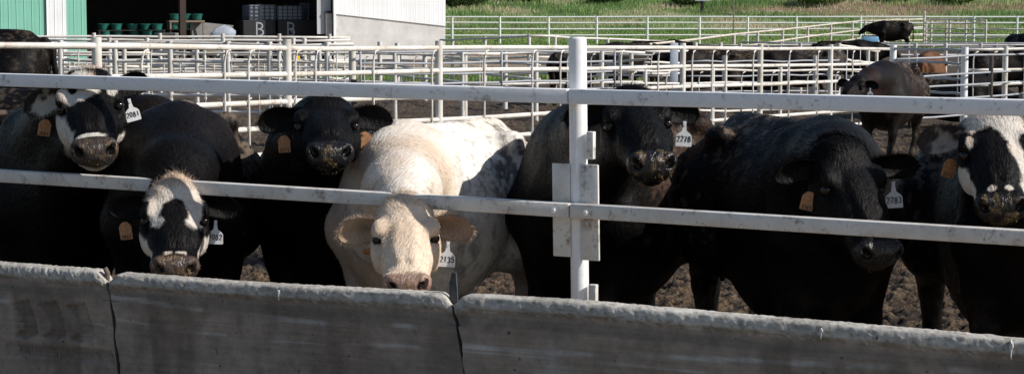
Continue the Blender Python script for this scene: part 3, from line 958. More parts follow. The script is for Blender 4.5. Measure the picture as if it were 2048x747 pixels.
def build_bunk(s0, s1, lean0, lean1, label, seed, emblem=False):
    ds = .0055 if emblem else .010
    ns = int((s1 - s0) / ds)
    # resample the profile finely on the part one sees
    seg = np.linalg.norm(np.diff(PROF, axis=0), axis=1); cum = np.concatenate([[0], np.cumsum(seg)])
    i0 = cum[9]; i1 = cum[24]
    q = np.concatenate([np.linspace(0, i0, 16)[:-1], np.arange(i0, cum[19], .006), np.arange(cum[19], i1, .0075), np.linspace(i1, cum[-1], 8)])
    pe = np.interp(q, cum, PROF[:, 0]); pz = np.interp(q, cum, PROF[:, 1])
    dn = np.gradient(np.stack([pe, pz], 1), axis=0); nrm = np.stack([-dn[:, 1], dn[:, 0]], 1) * -1
    nrm /= np.linalg.norm(nrm, axis=1)[:, None] + 1e-9
    u = np.linspace(0, 1, ns)
    Ug, K = np.meshgrid(u, np.arange(len(q)), indexing='ij')
    Ug, K = Ug.ravel(), K.ravel()
    e = pe[K].copy(); z = pz[K].copy()
    dep = np.clip(-z, 0, 1)
    jag = (fbm(np.stack([z * 1, z * 0 + seed, z * 0], 1), 14, 4, seed) - .5) * .03
    jag1 = (fbm(np.stack([z * 1, z * 0 + seed + 1 , z * 0], 1), 14, 4, 500) - .5) * .03
    sa = s0 + lean0 * dep; sb = s1 + lean1 * dep
    s = sa + (sb - sa) * Ug
    N3 = np.stack([s, e, z], 1)
    lipw = np.exp(-((z + .022) / .026) ** 2) * (e < .09)
    n = fbm(N3, 16, 4, seed) - .5; nb = fbm(N3, 55, 3, seed + 3) - .5; nl = fbm(N3 * (1, .2, .2), 2.2, 3, seed + 6) - .5
    disp = lipw * (n * .0025 + nb * .005 + (vnoise(N3, 110, seed) - .5) * .008) + (1 - lipw) * (n * .004 + nb * .0015)
    chip = sstep(.60, .72, fbm(N3 * (1, .6, .6), 8, 3, seed + 20)) * lipw * sstep(.0, -.03, z)
    disp -= chip * .007
    # broken corners at the joints
    for end, sg in ((sa, 1), (sb, -1)):
        dd = (s - end) * sg
        br = np.exp(-(dd / .035) ** 2) * (z > -.12) * (e < .1)
        z = z - br * (.035 + n * .05)
        disp -= br * .012
    cols = np.tile(np.array((.34, .275, .222)), (len(s), 1))
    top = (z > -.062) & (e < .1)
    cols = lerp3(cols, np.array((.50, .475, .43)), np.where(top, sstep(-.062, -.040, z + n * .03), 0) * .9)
    pk = vnoise(N3, 75, seed + 30) * .5 + vnoise(N3, 150, seed + 31) * .5
    cols = lerp3(cols, np.array((.20, .18, .16)), np.where(top, sstep(.58, .74, pk), 0) * .7)
    cols = lerp3(cols, np.array((.62, .60, .56)), np.where(top, sstep(.40, .28, pk), 0) * .6)
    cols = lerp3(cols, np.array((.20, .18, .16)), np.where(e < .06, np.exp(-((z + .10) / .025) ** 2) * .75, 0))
    scr = np.abs(z + .150 + .035 * np.sin(s * 1.3 + seed) + nl * .05)
    cols = lerp3(cols, np.array((.56, .54, .51)), np.where(e < .06, sstep(.013, .005, scr), 0) * sstep(.40, .55, fbm(N3 * (1, .1, .1), 3, 3, seed + 4)) * .65)
    scr = np.abs(z + .205 + .045 * (s - s0) * .3 + nl * .04)
    cols = lerp3(cols, np.array((.54, .52, .49)), np.where(e < .06, sstep(.006, .002, scr), 0) * sstep(.42, .5, fbm(N3 * (1, .1, .1), 5, 3, seed + 8)) * .6)
    drip = sstep(.56, .74, fbm(np.stack([s - .18 * dep, z * .08, z * 0], 1), 7, 3, seed + 11)) * (e < .06) * sstep(-.08, -.14, z)
    cols = lerp3(cols, np.array((.15, .118, .092)), drip * .6)
    pale = np.exp(-(((s - (s0 + .42)) / .07) ** 2 + ((z + .30) / .12) ** 2)) if seed == 33 else 0 * s
    cols = lerp3(cols, np.array((.58, .56, .54)), pale * .6)
    stain = sstep(.50, .66, fbm(N3, 2.6, 3, seed + 15)) * (e < .06) * sstep(-.05, -.15, z)
    cols = lerp3(cols, np.array((.26, .20, .155)), stain * .5)
    if emblem:
        # moulded emblem and name band on the outer face
        face = (e < .06) & (z < -.09)
        q3 = lambda px, py: (lambda p: (s_of(p), p[2] - float(np.interp(s_of(p), LS, LZ))))(on_plane(px, py, OFF + .01))
        def carve(poly, depth):
            nonlocal disp, cols
            m = poly_mask(s + n * .006, z + nb * .006, [q3(*p) for p in poly]) & face
            disp = disp - m * depth
            cols[m] *= .86
        for k in range(3):
            o = 56 * k; dy = 3.0 * k
            carve([(18 + o, 606 + dy), (54 + o, 600 + dy), (66 + o, 632 + dy), (76 + o, 664 + dy), (70 + o, 672 + dy), (52 + o, 678 + dy), (30 + o, 672 + dy), (38 + o, 662 + dy), (46 + o, 660 + dy), (44 + o, 645 + dy), (34 + o, 624 + dy)], .017)
        carve([(10, 684), (60, 688), (226, 704), (232, 727), (120, 715), (12, 707)], .008)
    E = e + nrm[K, 0] * disp; Zr = z + nrm[K, 1] * disp
    # uneven joint faces
    jl = np.exp(-((s - sa) / .012) ** 2); jr = np.exp(-((s - sb) / .012) ** 2)
    s = s + jl * (jag + .006) - jr * (.004 - jag1 * .4)
    zt = np.interp(s, LS, LZ)
    # sag of lip with broken notch profile
    XY = P0[None, :] + U[None, :] * s[:, None] + NB[None, :] * (OFF - E)[:, None]
    V = np.concatenate([XY, (zt + Zr)[:, None]], 1)
    V[:, 2] = np.where(K == 0, -.15, V[:, 2]); V[:, 2] = np.where(K == len(q) - 1, -.15, V[:, 2])
    nk = len(q)
    i = np.arange((ns - 1) * (nk - 1)); r, c = i // (nk - 1), i % (nk - 1); a = r * nk + c
    Q = np.stack([a, a + nk, a + nk + 1, a + 1], 1)
    # end caps as fans of quads toward the trough core
    me = np_mesh('feed_bunk', V, Q, M_CONC)
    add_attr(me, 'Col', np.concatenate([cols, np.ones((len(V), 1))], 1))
    o = tag(link('feed_bunk', me), label, 'feed bunk', 'concrete feed bunks end to end')
    for row, rev in ((0, False), (ns - 1, True)):
        vs = [V[row * nk + k] for k in range(nk)]
        cap = mesh_obj('end_face', vs, [tuple(range(nk))[::-1] if rev else tuple(range(nk))], M_CONC, o)
        add_attr(cap.data, 'Col', np.tile(np.array((.2, .18, .16, 1)), (nk, 1)))
    return o
sJ1 = s_of(on_plane(212, 545, OFF)); sJ2 = s_of(on_plane(903, 590, OFF))
bunk_a = build_bunk(s_of(on_plane(-260, 520, OFF)), sJ1 - .001, .0, .17, 'concrete feed bunk with three moulded slanted strokes and a name band', 31, True)
bunk_b = build_bunk(sJ1 + .001, sJ2 - .001, .17, .20, 'concrete feed bunk between the two joints, in front of the white cow', 32)
bunk_c = build_bunk(sJ2 + .001, s_of(on_plane(2330, 700, OFF)), .20, .0, 'long concrete feed bunk below the white post, right of the dark upright plate', 33)
# name band lettering on the outer face
pL = on_plane(16, 700, OFF + .010); pR = on_plane(226, 722, OFF + .010)
ux = Vector(pR - pL).normalized(); uz = ux.cross(Vector((0, 0, 1))).normalized(); uy = uz.cross(ux)
word = 'TRIPLE J FEEDER'
for i, chx in enumerate(word):
    if chx == ' ': continue
    fc = bpy.data.curves.new('letter', 'FONT'); fc.body = chx; fc.size = .046; fc.extrude = .0013; fc.align_x = 'CENTER'
    fo = bpy.data.objects.new('tmp_text', fc); COL.objects.link(fo)
    tm = bpy.data.meshes.new_from_object(fo.evaluated_get(bpy.context.evaluated_depsgraph_get())); bpy.data.objects.remove(fo)
    tm.name = 'letter'; tm.materials.clear(); tm.materials.append(M_CONC)
    add_attr(tm, 'Col', np.tile(np.array((.30, .255, .22, 1)), (len(tm.vertices), 1)))
    Mx = Matrix((ux, uy, uz)).transposed().to_4x4(); Mx.translation = Vector(pL + (pR - pL) * (.12 + .76 * i / (len(word) - 1)))
    link('letter', tm, bunk_a).matrix_local = Mx
# bits at the joints, droppings on the lip
p = on_plane(908, 588, OFF - .05)
mb = MB(); wv = Vector((*U, 0))
mb.add([tuple(p + np.array((*(U * a), z)) + np.array((*(NB * b), 0))) for b in (0, .008) for a, z in ((-.018, -.12), (.022, -.12), (.017, .02), (.012, .085), (-.004, .088), (-.016, .045))],
       [(0, 1, 2, 3, 4, 5), (11, 10, 9, 8, 7, 6)] + [(i, i + 6, (i + 1) % 6 + 6, (i + 1) % 6) for i in range(6)])
mb.build('joint_plate', m_plain('dark_steel', (.075, .075, .08), .6, .5, 60, .4), bunk_c)
p = on_plane(213, 545, OFF - .03)
mb = MB(); mb.tube([p + (0, 0, -.05), p + (.004, 0, .0), p + (-.006, 0, .022)], [.012, .012, .010], 9); mb.build('rebar_stub', m_plain('rusty_bar', (.16, .12, .10), .8, .4, 80), bunk_b, True)
M_WHITE_DROP = m_plain('bird_dropping', (.55, .56, .56), .7, .2, 90)
for px, py, h, ow in ((556, 590, .022, bunk_b), (1641, 666, .020, bunk_c), (2022, 700, .030, bunk_c)):
    p = on_plane(px, py, OFF + .018)
    g = np.random.default_rng(px); vs = []; m = 14
    for k in range(m):
        a = 2 * math.pi * k / m
        vs.append(tuple(p + np.array((*(U * (math.cos(a) * .0045 * g.uniform(.5, 1.5) * (1.3 if math.sin(a) > 0 else .5))), math.sin(a) * h * g.uniform(.8, 1.2)))))
    mesh_obj('dropping', vs + [tuple(np.array(v) - np.array((*(NB * .02), 0))) for v in vs], [tuple(range(m))[::-1]] + [(k, k + m, (k + 1) % m + m, (k + 1) % m) for k in range(m)], M_WHITE_DROP, ow)
# feed lying in the trough
g = np.random.default_rng(5)
ss = np.linspace(s_of(on_plane(-260, 520, OFF)) + .02, s_of(on_plane(2330, 700, OFF)) - .02, 320); ee = np.linspace(.11, .40, 18)
Sg, Eg = np.meshgrid(ss, ee, indexing='ij'); Sg, Eg = Sg.ravel(), Eg.ravel()
fz = np.interp(Sg, LS, LZ) - .33 + .05 * (fbm(np.stack([Sg, Eg, 0 * Sg], 1), 5, 4, 2) - .5) + .02 * g.random(len(Sg))
fv = np.concatenate([P0[None] + U[None] * Sg[:, None] + NB[None] * (OFF - Eg)[:, None], fz[:, None]], 1)
i = np.arange(319 * 17); r, c = i // 17, i % 17; a = r * 18 + c
tag(link('feed', np_mesh('feed', fv, np.stack([a, a + 18, a + 19, a + 1], 1), M_FEED)), kind='stuff')

# ---- the white feed fence in front
M_RAIL = m_paint('white_rail_paint', (.88, .89, .92), (.22, .16, .12), .86, .16, 8)
M_MID = m_paint('worn_mid_rail_paint', (.72, .70, .67), (.17, .12, .09), .98, .6, 14)
M_POST = m_paint('white_post_paint', (.92, .92, .93), (.26, .17, .11), .5, .15, 6)
M_PLATE = m_paint('rusty_white_plate', (.76, .75, .73), (.17, .10, .06), 1.08, .9, 9)
ff = empty('feed_fence', (P0[0], P0[1], 0))
tag(ff, 'white steel feed fence of two square rails and a round post along the feed bunks', 'fence')
def V3(a): return Vector((float(a[0]), float(a[1]), float(a[2])))
def loc_ff(p): return V3(np.asarray(p) - np.array((P0[0], P0[1], 0)))
TOPR = [(-330, 150), (1140, 192.5), (2400, 224)]; MIDR = [(-330, 331), (1143, 420), (2400, 496)]
def rail(ctl, h, mat, name, gap=.002):
    for i in range(2):
        a = loc_ff(on_plane(*ctl[i], 0)); b = loc_ff(on_plane(*ctl[i + 1], 0)); d = (b - a).normalized()
        MB().beam(a + d * (gap if i else 0), b - d * (0 if i else gap), .052, h, .007).build(name, mat, ff, auto=True)
rail(TOPR, .060, M_RAIL, 'top_rail'); rail(MIDR, .058, M_MID, 'mid_rail')
pt = loc_ff(on_plane(1155, 76, -.066)); pb = loc_ff(on_plane(1160, 600, -.066))
db = (pb - pt) / (pt.z - pb.z)
bot = pt + db * (pt.z + .15)
mb = MB(); mb.tube([pt + Vector((0, 0, .004)), pt - Vector((0, 0, .002)), pt + db * .01, bot], [.030, .0355, .0365, .0365], 32); post = mb.build('post', M_POST, ff, auto=True)
def plate(x0, x1, y0, y1, off, th, name, mat=M_PLATE, tilt=0.0):
    a = on_plane((x0 + x1) / 2, (y0 + y1) / 2, off)
    w = abs(s_of(on_plane(x1, y0, off)) - s_of(on_plane(x0, y0, off))); h = abs(on_plane(x0, y0, off)[2] - on_plane(x0, y1, off)[2])
    X = Vector((*U, 0)); Z = Vector((math.sin(tilt) * U[0], math.sin(tilt) * U[1], math.cos(tilt))); Y = Z.cross(X).normalized()
    M = Matrix((X, Y, Z)).transposed().to_4x4()
    return MB().box(loc_ff(a), (w, th, h), M, .003).build(name, mat, ff, auto=True)
plate(1106, 1141, 327, 512, -.036, .012, 'bracket_plate', tilt=R(-1)); plate(1163, 1198, 329, 520, -.034, .014, 'bracket_plate', tilt=R(-1))
plate(1175, 1189, 263, 318, -.050, .03, 'gate_lug'); plate(1179, 1194, 568, 612, -.050, .03, 'gate_lug')
for px, py in ((1108, 420), (1172, 425)):
    c = loc_ff(on_plane(px, py, .027)); nv_ = Vector((*NB, 0))
    mb = MB(); mb.tube([c, c + nv_ * .004], .0125, 18); mb.tube([c + nv_ * .004, c + nv_ * .011], .0075, 6); mb.build('bolt', M_POST, ff, auto=True)

# ---- pipe fences of the pens behind
M_PIPE = m_paint('white_pipe_paint', (.80, .775, .725), (.28, .17, .10), .88, .8, 3.2)
M_PIPE2 = m_paint('chalky_pipe_paint', (.77, .745, .70), (.30, .18, .10), .85, .85, 4.0)
M_FARW = m_paint('far_white_paint', (.88, .88, .87), (.3, .2, .12), .45, .15, 3)
M_GALV = m_paint('galvanised_gate', (.40, .42, .46), (.2, .13, .08), .25, .4, 5)
M_RUSTP = m_paint('rusty_white_pipe', (.72, .66, .58), (.34, .17, .08), 1.05, .6, 2.4)
M_DARKP = m_paint('dark_pipe', (.07, .06, .055), (.12, .07, .04), .4, .5, 6)
def pipe_fence(label, a, b, za, zb, drops, rr=.03, posts=(), pr=.045, up=.07, mat=M_PIPE, rods=(), rod_r=.011, name='pipe_fence', pmat=None, cat='fence', rodbend=True, hpost=None, depth=None):
    """a,b = (px, Y) ends; rails run straight between them in the world; posts and rods stand at the given px on that line"""
    A = at(a[0], 0, a[1]); B = at(b[0], 0, b[1])
    A = np.array((A[0], A[1], za)); B = np.array((B[0], B[1], zb))
    root = empty(name, (A[0], A[1], float(gz(A[1]))))
    tag(root, label, cat, 'pipe fences of the pens')
    o = np.array(root.location)
    def on(px):
        # where the line of sight at px crosses the fence line
        k = (px - 1024) / F
        t = (k * A[1] - A[0]) / ((B[0] - A[0]) - k * (B[1] - A[1]))
        return A + (B - A) * t
    g = np.random.default_rng(int(a[0] * 7 + b[0]) % 9973)
    for dz in drops:
        n = 9; pts = []
        for i in range(n):
            p = A + (B - A) * i / (n - 1) - o; p = p + np.array((0, 0, -dz + g.normal(0, .010)))
            pts.append(p)
        MB().tube(pts, rr, 10).build('rail', mat, root, True)
    for px in posts:
        p = on(px); gzz = float(gz(p[1])) - .1
        MB().tube([p - o + (0, 0, up), np.array((p[0], p[1], gzz)) - o], pr, 14).build('post', pmat or mat, root, auto=True)
    for px in rods:
        p = on(px); d = (B - A) / np.linalg.norm(B - A); nn = np.array((d[1], -d[0], 0)) * (rr + rod_r)
        if nn[1] > 0: nn = -nn
        q = p + nn - o; bt = drops[-1]
        if rodbend: pts = [q + d * .10 + (0, 0, -.035), q + d * .05 + (0, 0, -.05), q + d * .015 + (0, 0, -.10), q + (0, 0, -.17), q + (0, 0, -bt * .55), q + d * .01 + (0, 0, -bt - .03)]
        else: pts = [q + (0, 0, .0), q + (0, 0, -bt)]
        MB().tube(pts, rod_r, 8).build('stay', mat, root, True)
    return root
def Yf1(px): return 1 / (.0588 - .0000182 * px)
D6 = (0, .27, .57, .84, 1.10, 1.36)
pipe_fence('long white pipe fence with bent stays running back behind the front cattle', (-260, Yf1(-260)), (1788, Yf1(1788)), 1.50, .92, D6, .029,
           (195, 575, 878, 1365, 1520, 1660, 1786), .045, .075, M_PIPE, (277, 443, 491, 585, 625, 741, 858, 963, 1059, 1115, 1236, 1311, 1379, 1419, 1446, 1501, 1573, 1630, 1700), .012)
pipe_fence('white pipe fence right of the stout post behind the muddy brown cow', (1790, 37), (1928, 35), .96, .97, (0, .22, .50, .76, 1.0), .026, (1785, 1928), .062, .06, M_GALV, (1836, 1918), pmat=M_POST, rodbend=False)
pipe_fence('white pipe fence with a dark stub post at the right edge of the pens', (1928, 35.5), (2330, 37), .97, .98, (0, .36, .62, .98, 1.2), .028, (2009, 2150, 2300), .05, .06, M_PIPE, (1943, 1981, 2045), pmat=M_PIPE2)
pipe_fence('grey galvanised gate leaning right across the right hand pen', (1795, 33.0), (2330, 40.5), .87, .90, (0, .30, .50, .72, 1.0), .018, (1981,), .04, .0, M_GALV, (), pmat=M_DARKP, name='pen_gate', cat='gate')
# second row
pipe_fence('white pipe fence behind the first, left of the dark footed post', (-240, 33), (706, 31.5), 1.16, 1.14, (0, .27, .54, .81, 1.08), .028, (30, 123, 232, 342, 457, 540, 655), .046, .05, M_PIPE, (12, 160, 305, 412, 519, 560, 675), pmat=M_PIPE2)
pipe_fence('grey galvanised gate hung right of the dark footed post', (716, 31.0), (1230, 36), 1.06, .94, (0, .19, .36, .52, .68), .019, (), .04, 0, M_GALV, (718, 870, 1000, 1226), .018, 'pen_gate', cat='gate', rodbend=False)
r_ = pipe_fence('single stout white post with a dark foot at the gate', (698, 31.2), (712, 31.2), 1.08, 1.08, (.1,), .02, (705,), .056, .04, M_PIPE2)
pp = at(705, 0, 31.2); MB().tube([np.array((pp[0], pp[1] - .001, .62)) - np.array(r_.location), np.array((pp[0], pp[1] - .001, -.5)) - np.array(r_.location)], .0585, 14).build('dark_foot', M_DARKP, r_, auto=True)  # darker tube round the lower part of the post
# third row, farther
pipe_fence('thin white pipe rail along the barnyard at far left', (-300, 52), (700, 55), .93, .82, (0, .32, .62, .9), .034, (45, 190, 322, 447, 560, 660), .05, .10, M_PIPE2, (), name='pipe_fence')
pipe_fence('white pipe rail set with slim posts just before the barn yard fence', (85, 43), (700, 44), .98, .96, (0, .30, .62, .88), .03, (221, 296, 448, 588, 610), .045, .06, M_PIPE, (370, 510, 690), pmat=M_PIPE2)
pipe_fence('white pipe fence across the lane with a stout round post at its left end', (926, 40), (1290, 41.5), .80, .78, (0, .38, .62, .86), .028, (930, 1072, 1140, 1203), .05, .06, M_PIPE, (963, 1133, 1180), pmat=M_PIPE2)
r_ = pipe_fence('slanting white pipe fence that drops from behind the gate to the lane posts', (700, 52), (1080, 44), .58, .42, (0, .30, .55), .028, (760, 795, 850, 1010), .06, .25, M_PIPE, (), pmat=M_PIPE2)
pipe_fence('white pipe fence rising to a corner post behind the lane', (880, 62), (1060, 58), .60, .82, (0, .3, .6), .034, (905, 970, 1058), .055, .04, M_PIPE, ())
pipe_fence('white pipe fence falling right from the lane corner post', (1060, 58), (1380, 63), .82, .52, (0, .32, .62), .034, (1110, 1215, 1300), .05, .03, M_PIPE2, ())
pipe_fence('rust streaked white fence slanting down among the middle pens', (1020, 47), (1300, 42), .08, .62, (0, .24, .5), .026, (1262, 1150), .048, .2, M_RUSTP, (1240,))
r_ = pipe_fence('white pipe fence with a broad pale square post between the middle pens', (1290, 45), (1520, 47), .70, .66, (0, .26, .5), .03, (1345, 1390, 1440), .05, .20, M_PIPE, (1300, 1410))
pp = at(1349, 0, 44.4); rl = np.array(r_.location); MB().box(V3(np.array((pp[0], pp[1], .15)) - rl), (.17, .14, 1.5), None, .01).build('square_post', m_paint('pale_blue_white_paint', (.62, .68, .76), (.2, .14, .1), .2, .3, 5), r_, auto=True)
pipe_fence('grey blue gate of many bars in the middle right pen', (1375, 38.5), (1680, 40), .68, .64, (0, .28, .42, .60, .72, .86), .018, (1449, 1630), .05, .1, M_GALV, (1573, 1690), .014, 'pen_gate', pmat=M_PIPE2, cat='gate', rodbend=False)
pipe_fence('white fence peak behind the brown cow with slim uprights', (1560, 54), (1676, 50), .34, .72, (0, .35, .6), .034, (1600, 1676), .055, .05, M_PIPE, (1580, 1625), rodbend=False)
pipe_fence('white fence falling right from the peak to the stout capped post', (1676, 50), (1760, 53), .74, .50, (0, .34, .6), .034, (1735, 1752), .045, .03, M_PIPE2, (1690, 1716), rodbend=False)
# far perimeter
pipe_fence('long straight white perimeter fence along the grass at the back', (700, 101), (2400, 101), 1.00, 1.00, (0, .30, .61, .93), .042, (806, 905, 1000, 1097, 1193, 1294, 1398, 1494, 1591, 1719, 1945, 2031, 2130, 2250, 2370), .055, .03, M_FARW, ())
pipe_fence('rusty white fence slanting up to the far corner beside the lone black cow', (1300, 52), (1728, 95), .72, .86, (0, .40, .78), .035, (1467, 1514, 1564, 1614, 1660, 1703, 1728), .048, .04, M_RUSTP, ())
pipe_fence('short rusty fence run behind the lone black cow', (1728, 95), (1852, 97), .86, .92, (0, .38, .72, 1.0), .035, (1728, 1745, 1774, 1815), .05, .06, M_RUSTP, ())
pipe_fence('far white pen panel with a tall corner post right of the lone black cow', (1850, 96), (1971, 90), .90, .96, (0, .16, .42, .62, .82, 1.0), .033, (1850, 1860, 1890, 1897, 1929, 1969), .048, .02, M_PIPE2, ())
MB().tube([at(1849, 22, 95.6), floor_at(1849, 95.6) + (0, 0, -.1)], .055, 12).build('gate_post', M_PIPE2); tag(bpy.data.objects['gate_post'], 'tall slim white corner post sticking up above the far pen panel', 'post')
pipe_fence('low far white fence right of the pen panel', (1971, 90), (2400, 88), .55, .50, (0, .35, .7), .035, (2080, 2200), .05, .04, M_PIPE2, ())

pipe_fence('dirty white back row of pipe rails across the left pens', (-240, 49), (705, 50), .55, .50, (0, .24, .46), .028, (85, 410, 500, 622), .045, .12, M_PIPE2, (150, 365, 470, 575))
pipe_fence('dirty white back row of pipe rails between the gate and the pale square post', (716, 53), (1345, 50), .52, .46, (0, .26, .5), .028, (800, 905, 1010, 1110, 1240), .045, .12, M_PIPE2, (850, 960, 1060, 1180, 1290))
pipe_fence('dirty white back row of pipe rails behind the muddy brown cow', (1380, 60), (2330, 60), .50, .50, (0, .30, .6, .85), .03, (1480, 1600, 1830, 1890, 1960, 2060, 2200), .045, .06, M_PIPE2, (1530, 1860))

pipe_fence('dirty white pipe fence with many thin uprights behind the dark footed post', (300, 38), (1000, 37), .86, .84, (0, .26, .52, .78), .026, (395, 560, 640, 790, 925), .042, .08, M_PIPE, (330, 362, 430, 465, 500, 530, 600, 668, 690, 730, 828, 880, 960), .011)
pipe_fence('dirty white pipe fence with many thin uprights left of the first stout post', (-260, 37), (300, 38), .88, .86, (0, .26, .52, .78), .026, (60, 250), .042, .08, M_PIPE2, (20, 95, 140, 175, 212, 285), .011)
pipe_fence('dirty white pipe fence with thin uprights across the middle right pens', (1230, 36), (1790, 41), .60, .42, (0, .24, .50, .76), .024, (1290, 1425, 1560), .04, .1, M_PIPE2, (1262, 1330, 1395, 1480, 1540, 1612, 1668, 1720), .011)
pipe_fence('long grey pipe rail low in front of the lone black cow', (1480, 62), (2330, 62), .53, .50, (0, .10, .36), .026, (1560, 1700, 1815, 1990, 2140), .045, .02, M_GALV, ())
# ================================================================== barn, yard clutter, bank
def m_siding(name, col):
    t = NT(name); v = t.coord('Object')
    n = t.noise(v, 1.5, 4, .6); s = t.noise(t.coord('Object', (6, 6, .4)), 3, 3, .6)
    c = t.mix(t.ramp(n, [(.35, 0.0), (.7, .35)]), col, tuple(x * .78 for x in col))
    c = t.mix(t.ramp(s, [(.5, 0.0), (.8, .25)]), c, tuple(x * .8 for x in col))
    return t.set(c, .5, .4)
M_GREEN = m_siding('green_metal_siding', (.24, .56, .44)); M_WSID = m_siding('white_metal_siding', (.90, .91, .93)); M_ROOF_SHADEJAMB = m_siding('grey_roof_and_shaded_jamb', (.50, .52, .55))  # the grey one covers the roof and the white jamb painted as shaded
M_CONW = m_plain('pale_concrete', (.66, .65, .63), .85, .18, 2.0)
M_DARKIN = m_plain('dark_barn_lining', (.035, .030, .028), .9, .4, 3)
M_WOOD = m_plain('old_wood', (.14, .10, .07), .85, .4, 9)
BA = at(0, 0, 74)[:2]; BB = at(893, 0, 81.5)[:2]
BD = (BB - BA) / np.linalg.norm(BB - BA); BN = np.array((BD[1], -BD[0]))
def bs(px):
    k = (px - 1024) / F
    t = (k * BA[1] - BA[0]) / (BD[0] - k * BD[1]); return t
def bp(s, off, z): q = BA + BD * s + BN * off; return np.array((q[0], q[1], z))
def zpx(px, py):    # height on the barn face
    q = BA + BD * bs(px); return CAMZ - (py) / F * q[1] * 1.0
BZ = -.55
barn = empty('barn', tuple(bp(bs(640), 0, BZ))); tag(barn, 'green and white metal barn with a wide dark open doorway', 'barn')
bo = np.array(barn.location)
def ribbed(s0, s1, z0, z1, off, pitch, mat, name, zslope=None, rib=1.0):
    """vertical ribbed sheet metal"""
    vs = []; fs = []; s = s0; cols = []
    while s < s1 - 1e-6:
        e = min(s + pitch, s1)
        for ds, o in ((0, 0), (.015, .013), (.03, .013), (.045, 0), (.13, .0), (.135, .004), (.15, .004), (.155, 0)):
            if s + ds < e: cols.append((s + ds, o))
        s = e
    cols.append((s1, 0))
    for (q, o) in cols:
        zb = z0 if zslope is None else z0 + (zslope - z0) * (q - s0) / (s1 - s0)
        vs += [bp(q, off + o * rib, zb) - bo, bp(q, off + o * rib, z1) - bo]
    for i in range(len(cols) - 1): fs.append((2 * i, 2 * i + 2, 2 * i + 3, 2 * i + 1))
    return mesh_obj(name, vs, fs, mat, barn)
def bbox(s0, s1, o0, o1, z0, z1, mat, name, parent=None, bev=0.0):
    c = bp((s0 + s1) / 2, (o0 + o1) / 2, (z0 + z1) / 2) - (bo if parent is barn else 0)
    M = Matrix(((BD[0], BN[0], 0), (BD[1], BN[1], 0), (0, 0, 1))).to_4x4()
    return MB().box(V3(c), (abs(s1 - s0), abs(o1 - o0), abs(z1 - z0)), M, bev).build(name, mat, parent)
SL, SO, SP, SR = bs(-420), bs(176), bs(668), bs(891)
ribbed(SL, bs(95), BZ, 5.0, 0, .285, M_GREEN, 'wall')
ribbed(bs(95), bs(135), BZ, 4.6, .07, .30, M_WSID, 'sliding_door')
ribbed(bs(135), SO, BZ, 5.0, 0, .285, M_GREEN, 'wall')
ribbed(SO, SP, 4.2, 5.0, 0, .285, M_WSID, 'door_header')
ribbed(bs(639), bs(667), zpx(640, 68), 5.0, -.25, .285, M_ROOF_SHADEJAMB, 'door_jamb')  # white jamb standing in shade; the shade is put into its grey colour
bbox(bs(655), bs(667), -.10, -.16, zpx(660, 78), zpx(660, 24), m_plain('grey_sheet', (.42, .41, .40), .6, .2), 'jamb_panel', barn)
bbox(bs(654), bs(668), -.08, -.12, zpx(660, 27), zpx(660, 22), M_DARKIN, 'jamb_cap', barn)
bbox(bs(667), bs(671.5), .10, 0, BZ, 5.0, M_WSID, 'corner_trim', barn)
ribbed(bs(672), SR, zpx(672, 28), 5.0, .03, .20, M_WSID, 'wall', zpx(891, 52), .3)
mesh_obj('foundation_wall', [bp(bs(671.6), o, z) - bo for o in (.0, -.2) for z in (BZ, zpx(672, 28.5))] + [bp(SR, o, z) - bo for o in (.0, -.2) for z in (BZ, zpx(891, 52.5))],
         [(0, 4, 5, 1), (1, 5, 7, 3), (4, 6, 7, 5), (2, 3, 7, 6), (0, 1, 3, 2)], M_CONW, barn)
mesh_obj('flashing', [bp(bs(671.6), .035, zpx(672, y) ) - bo for y in (28, 29.2)] + [bp(SR, .035, zpx(891, y)) - bo for y in (52, 53.2)], [(0, 1, 3, 2)], m_plain('dark_flashing', (.12, .12, .12), .6), barn)
bbox(SL, SR, -.02, -.0, 5.0, 5.12, M_WSID, 'eave_trim', barn)
DP = -11.0
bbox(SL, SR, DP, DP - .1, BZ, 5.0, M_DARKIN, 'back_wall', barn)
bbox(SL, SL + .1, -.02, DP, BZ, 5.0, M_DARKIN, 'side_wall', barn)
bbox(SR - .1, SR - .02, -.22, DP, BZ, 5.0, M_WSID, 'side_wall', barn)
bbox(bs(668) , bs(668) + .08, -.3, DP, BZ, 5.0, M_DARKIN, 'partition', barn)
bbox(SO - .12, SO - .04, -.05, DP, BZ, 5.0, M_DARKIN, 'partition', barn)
rf = [bp(SL - .3, .4, 5.1), bp(SR + .3, .4, 5.1), bp(SR + .3, DP / 2, 7.0), bp(SL - .3, DP / 2, 7.0), bp(SR + .3, DP - .4, 5.1), bp(SL - .3, DP - .4, 5.1)]
mesh_obj('roof', [q - bo for q in rf], [(0, 1, 2, 3), (3, 2, 4, 5)], M_ROOF_SHADEJAMB, barn)
mesh_obj('gable', [bp(s, o, z) - bo for s in (SL, SR) for o, z in ((0, 5.0), (DP, 5.0), (DP / 2, 6.9))], [(0, 1, 2), (3, 5, 4)], M_WSID, barn)
bbox(SO, SP, .05, DP, BZ, BZ + .08, m_plain('barn_floor', (.16, .14, .12), .9, .3, 2), 'floor_slab', barn)
bbox(bs(371), bs(383), -.6, -.85, BZ, 5.0, m_plain('dark_timber', (.05, .032, .026), .8), 'door_post', barn)
FL = BZ + .08
def inside(px, off):
    """plan point inside the barn at a set-back, seen at px"""
    A2 = BA + BN * off; k = (px - 1024) / F
    t = (k * A2[1] - A2[0]) / (BD[0] - k * BD[1]); q = A2 + BD * t
    return q
def zin(q, py): return CAMZ - py / F * q[1]
BROT = math.atan2(BD[1], BD[0])
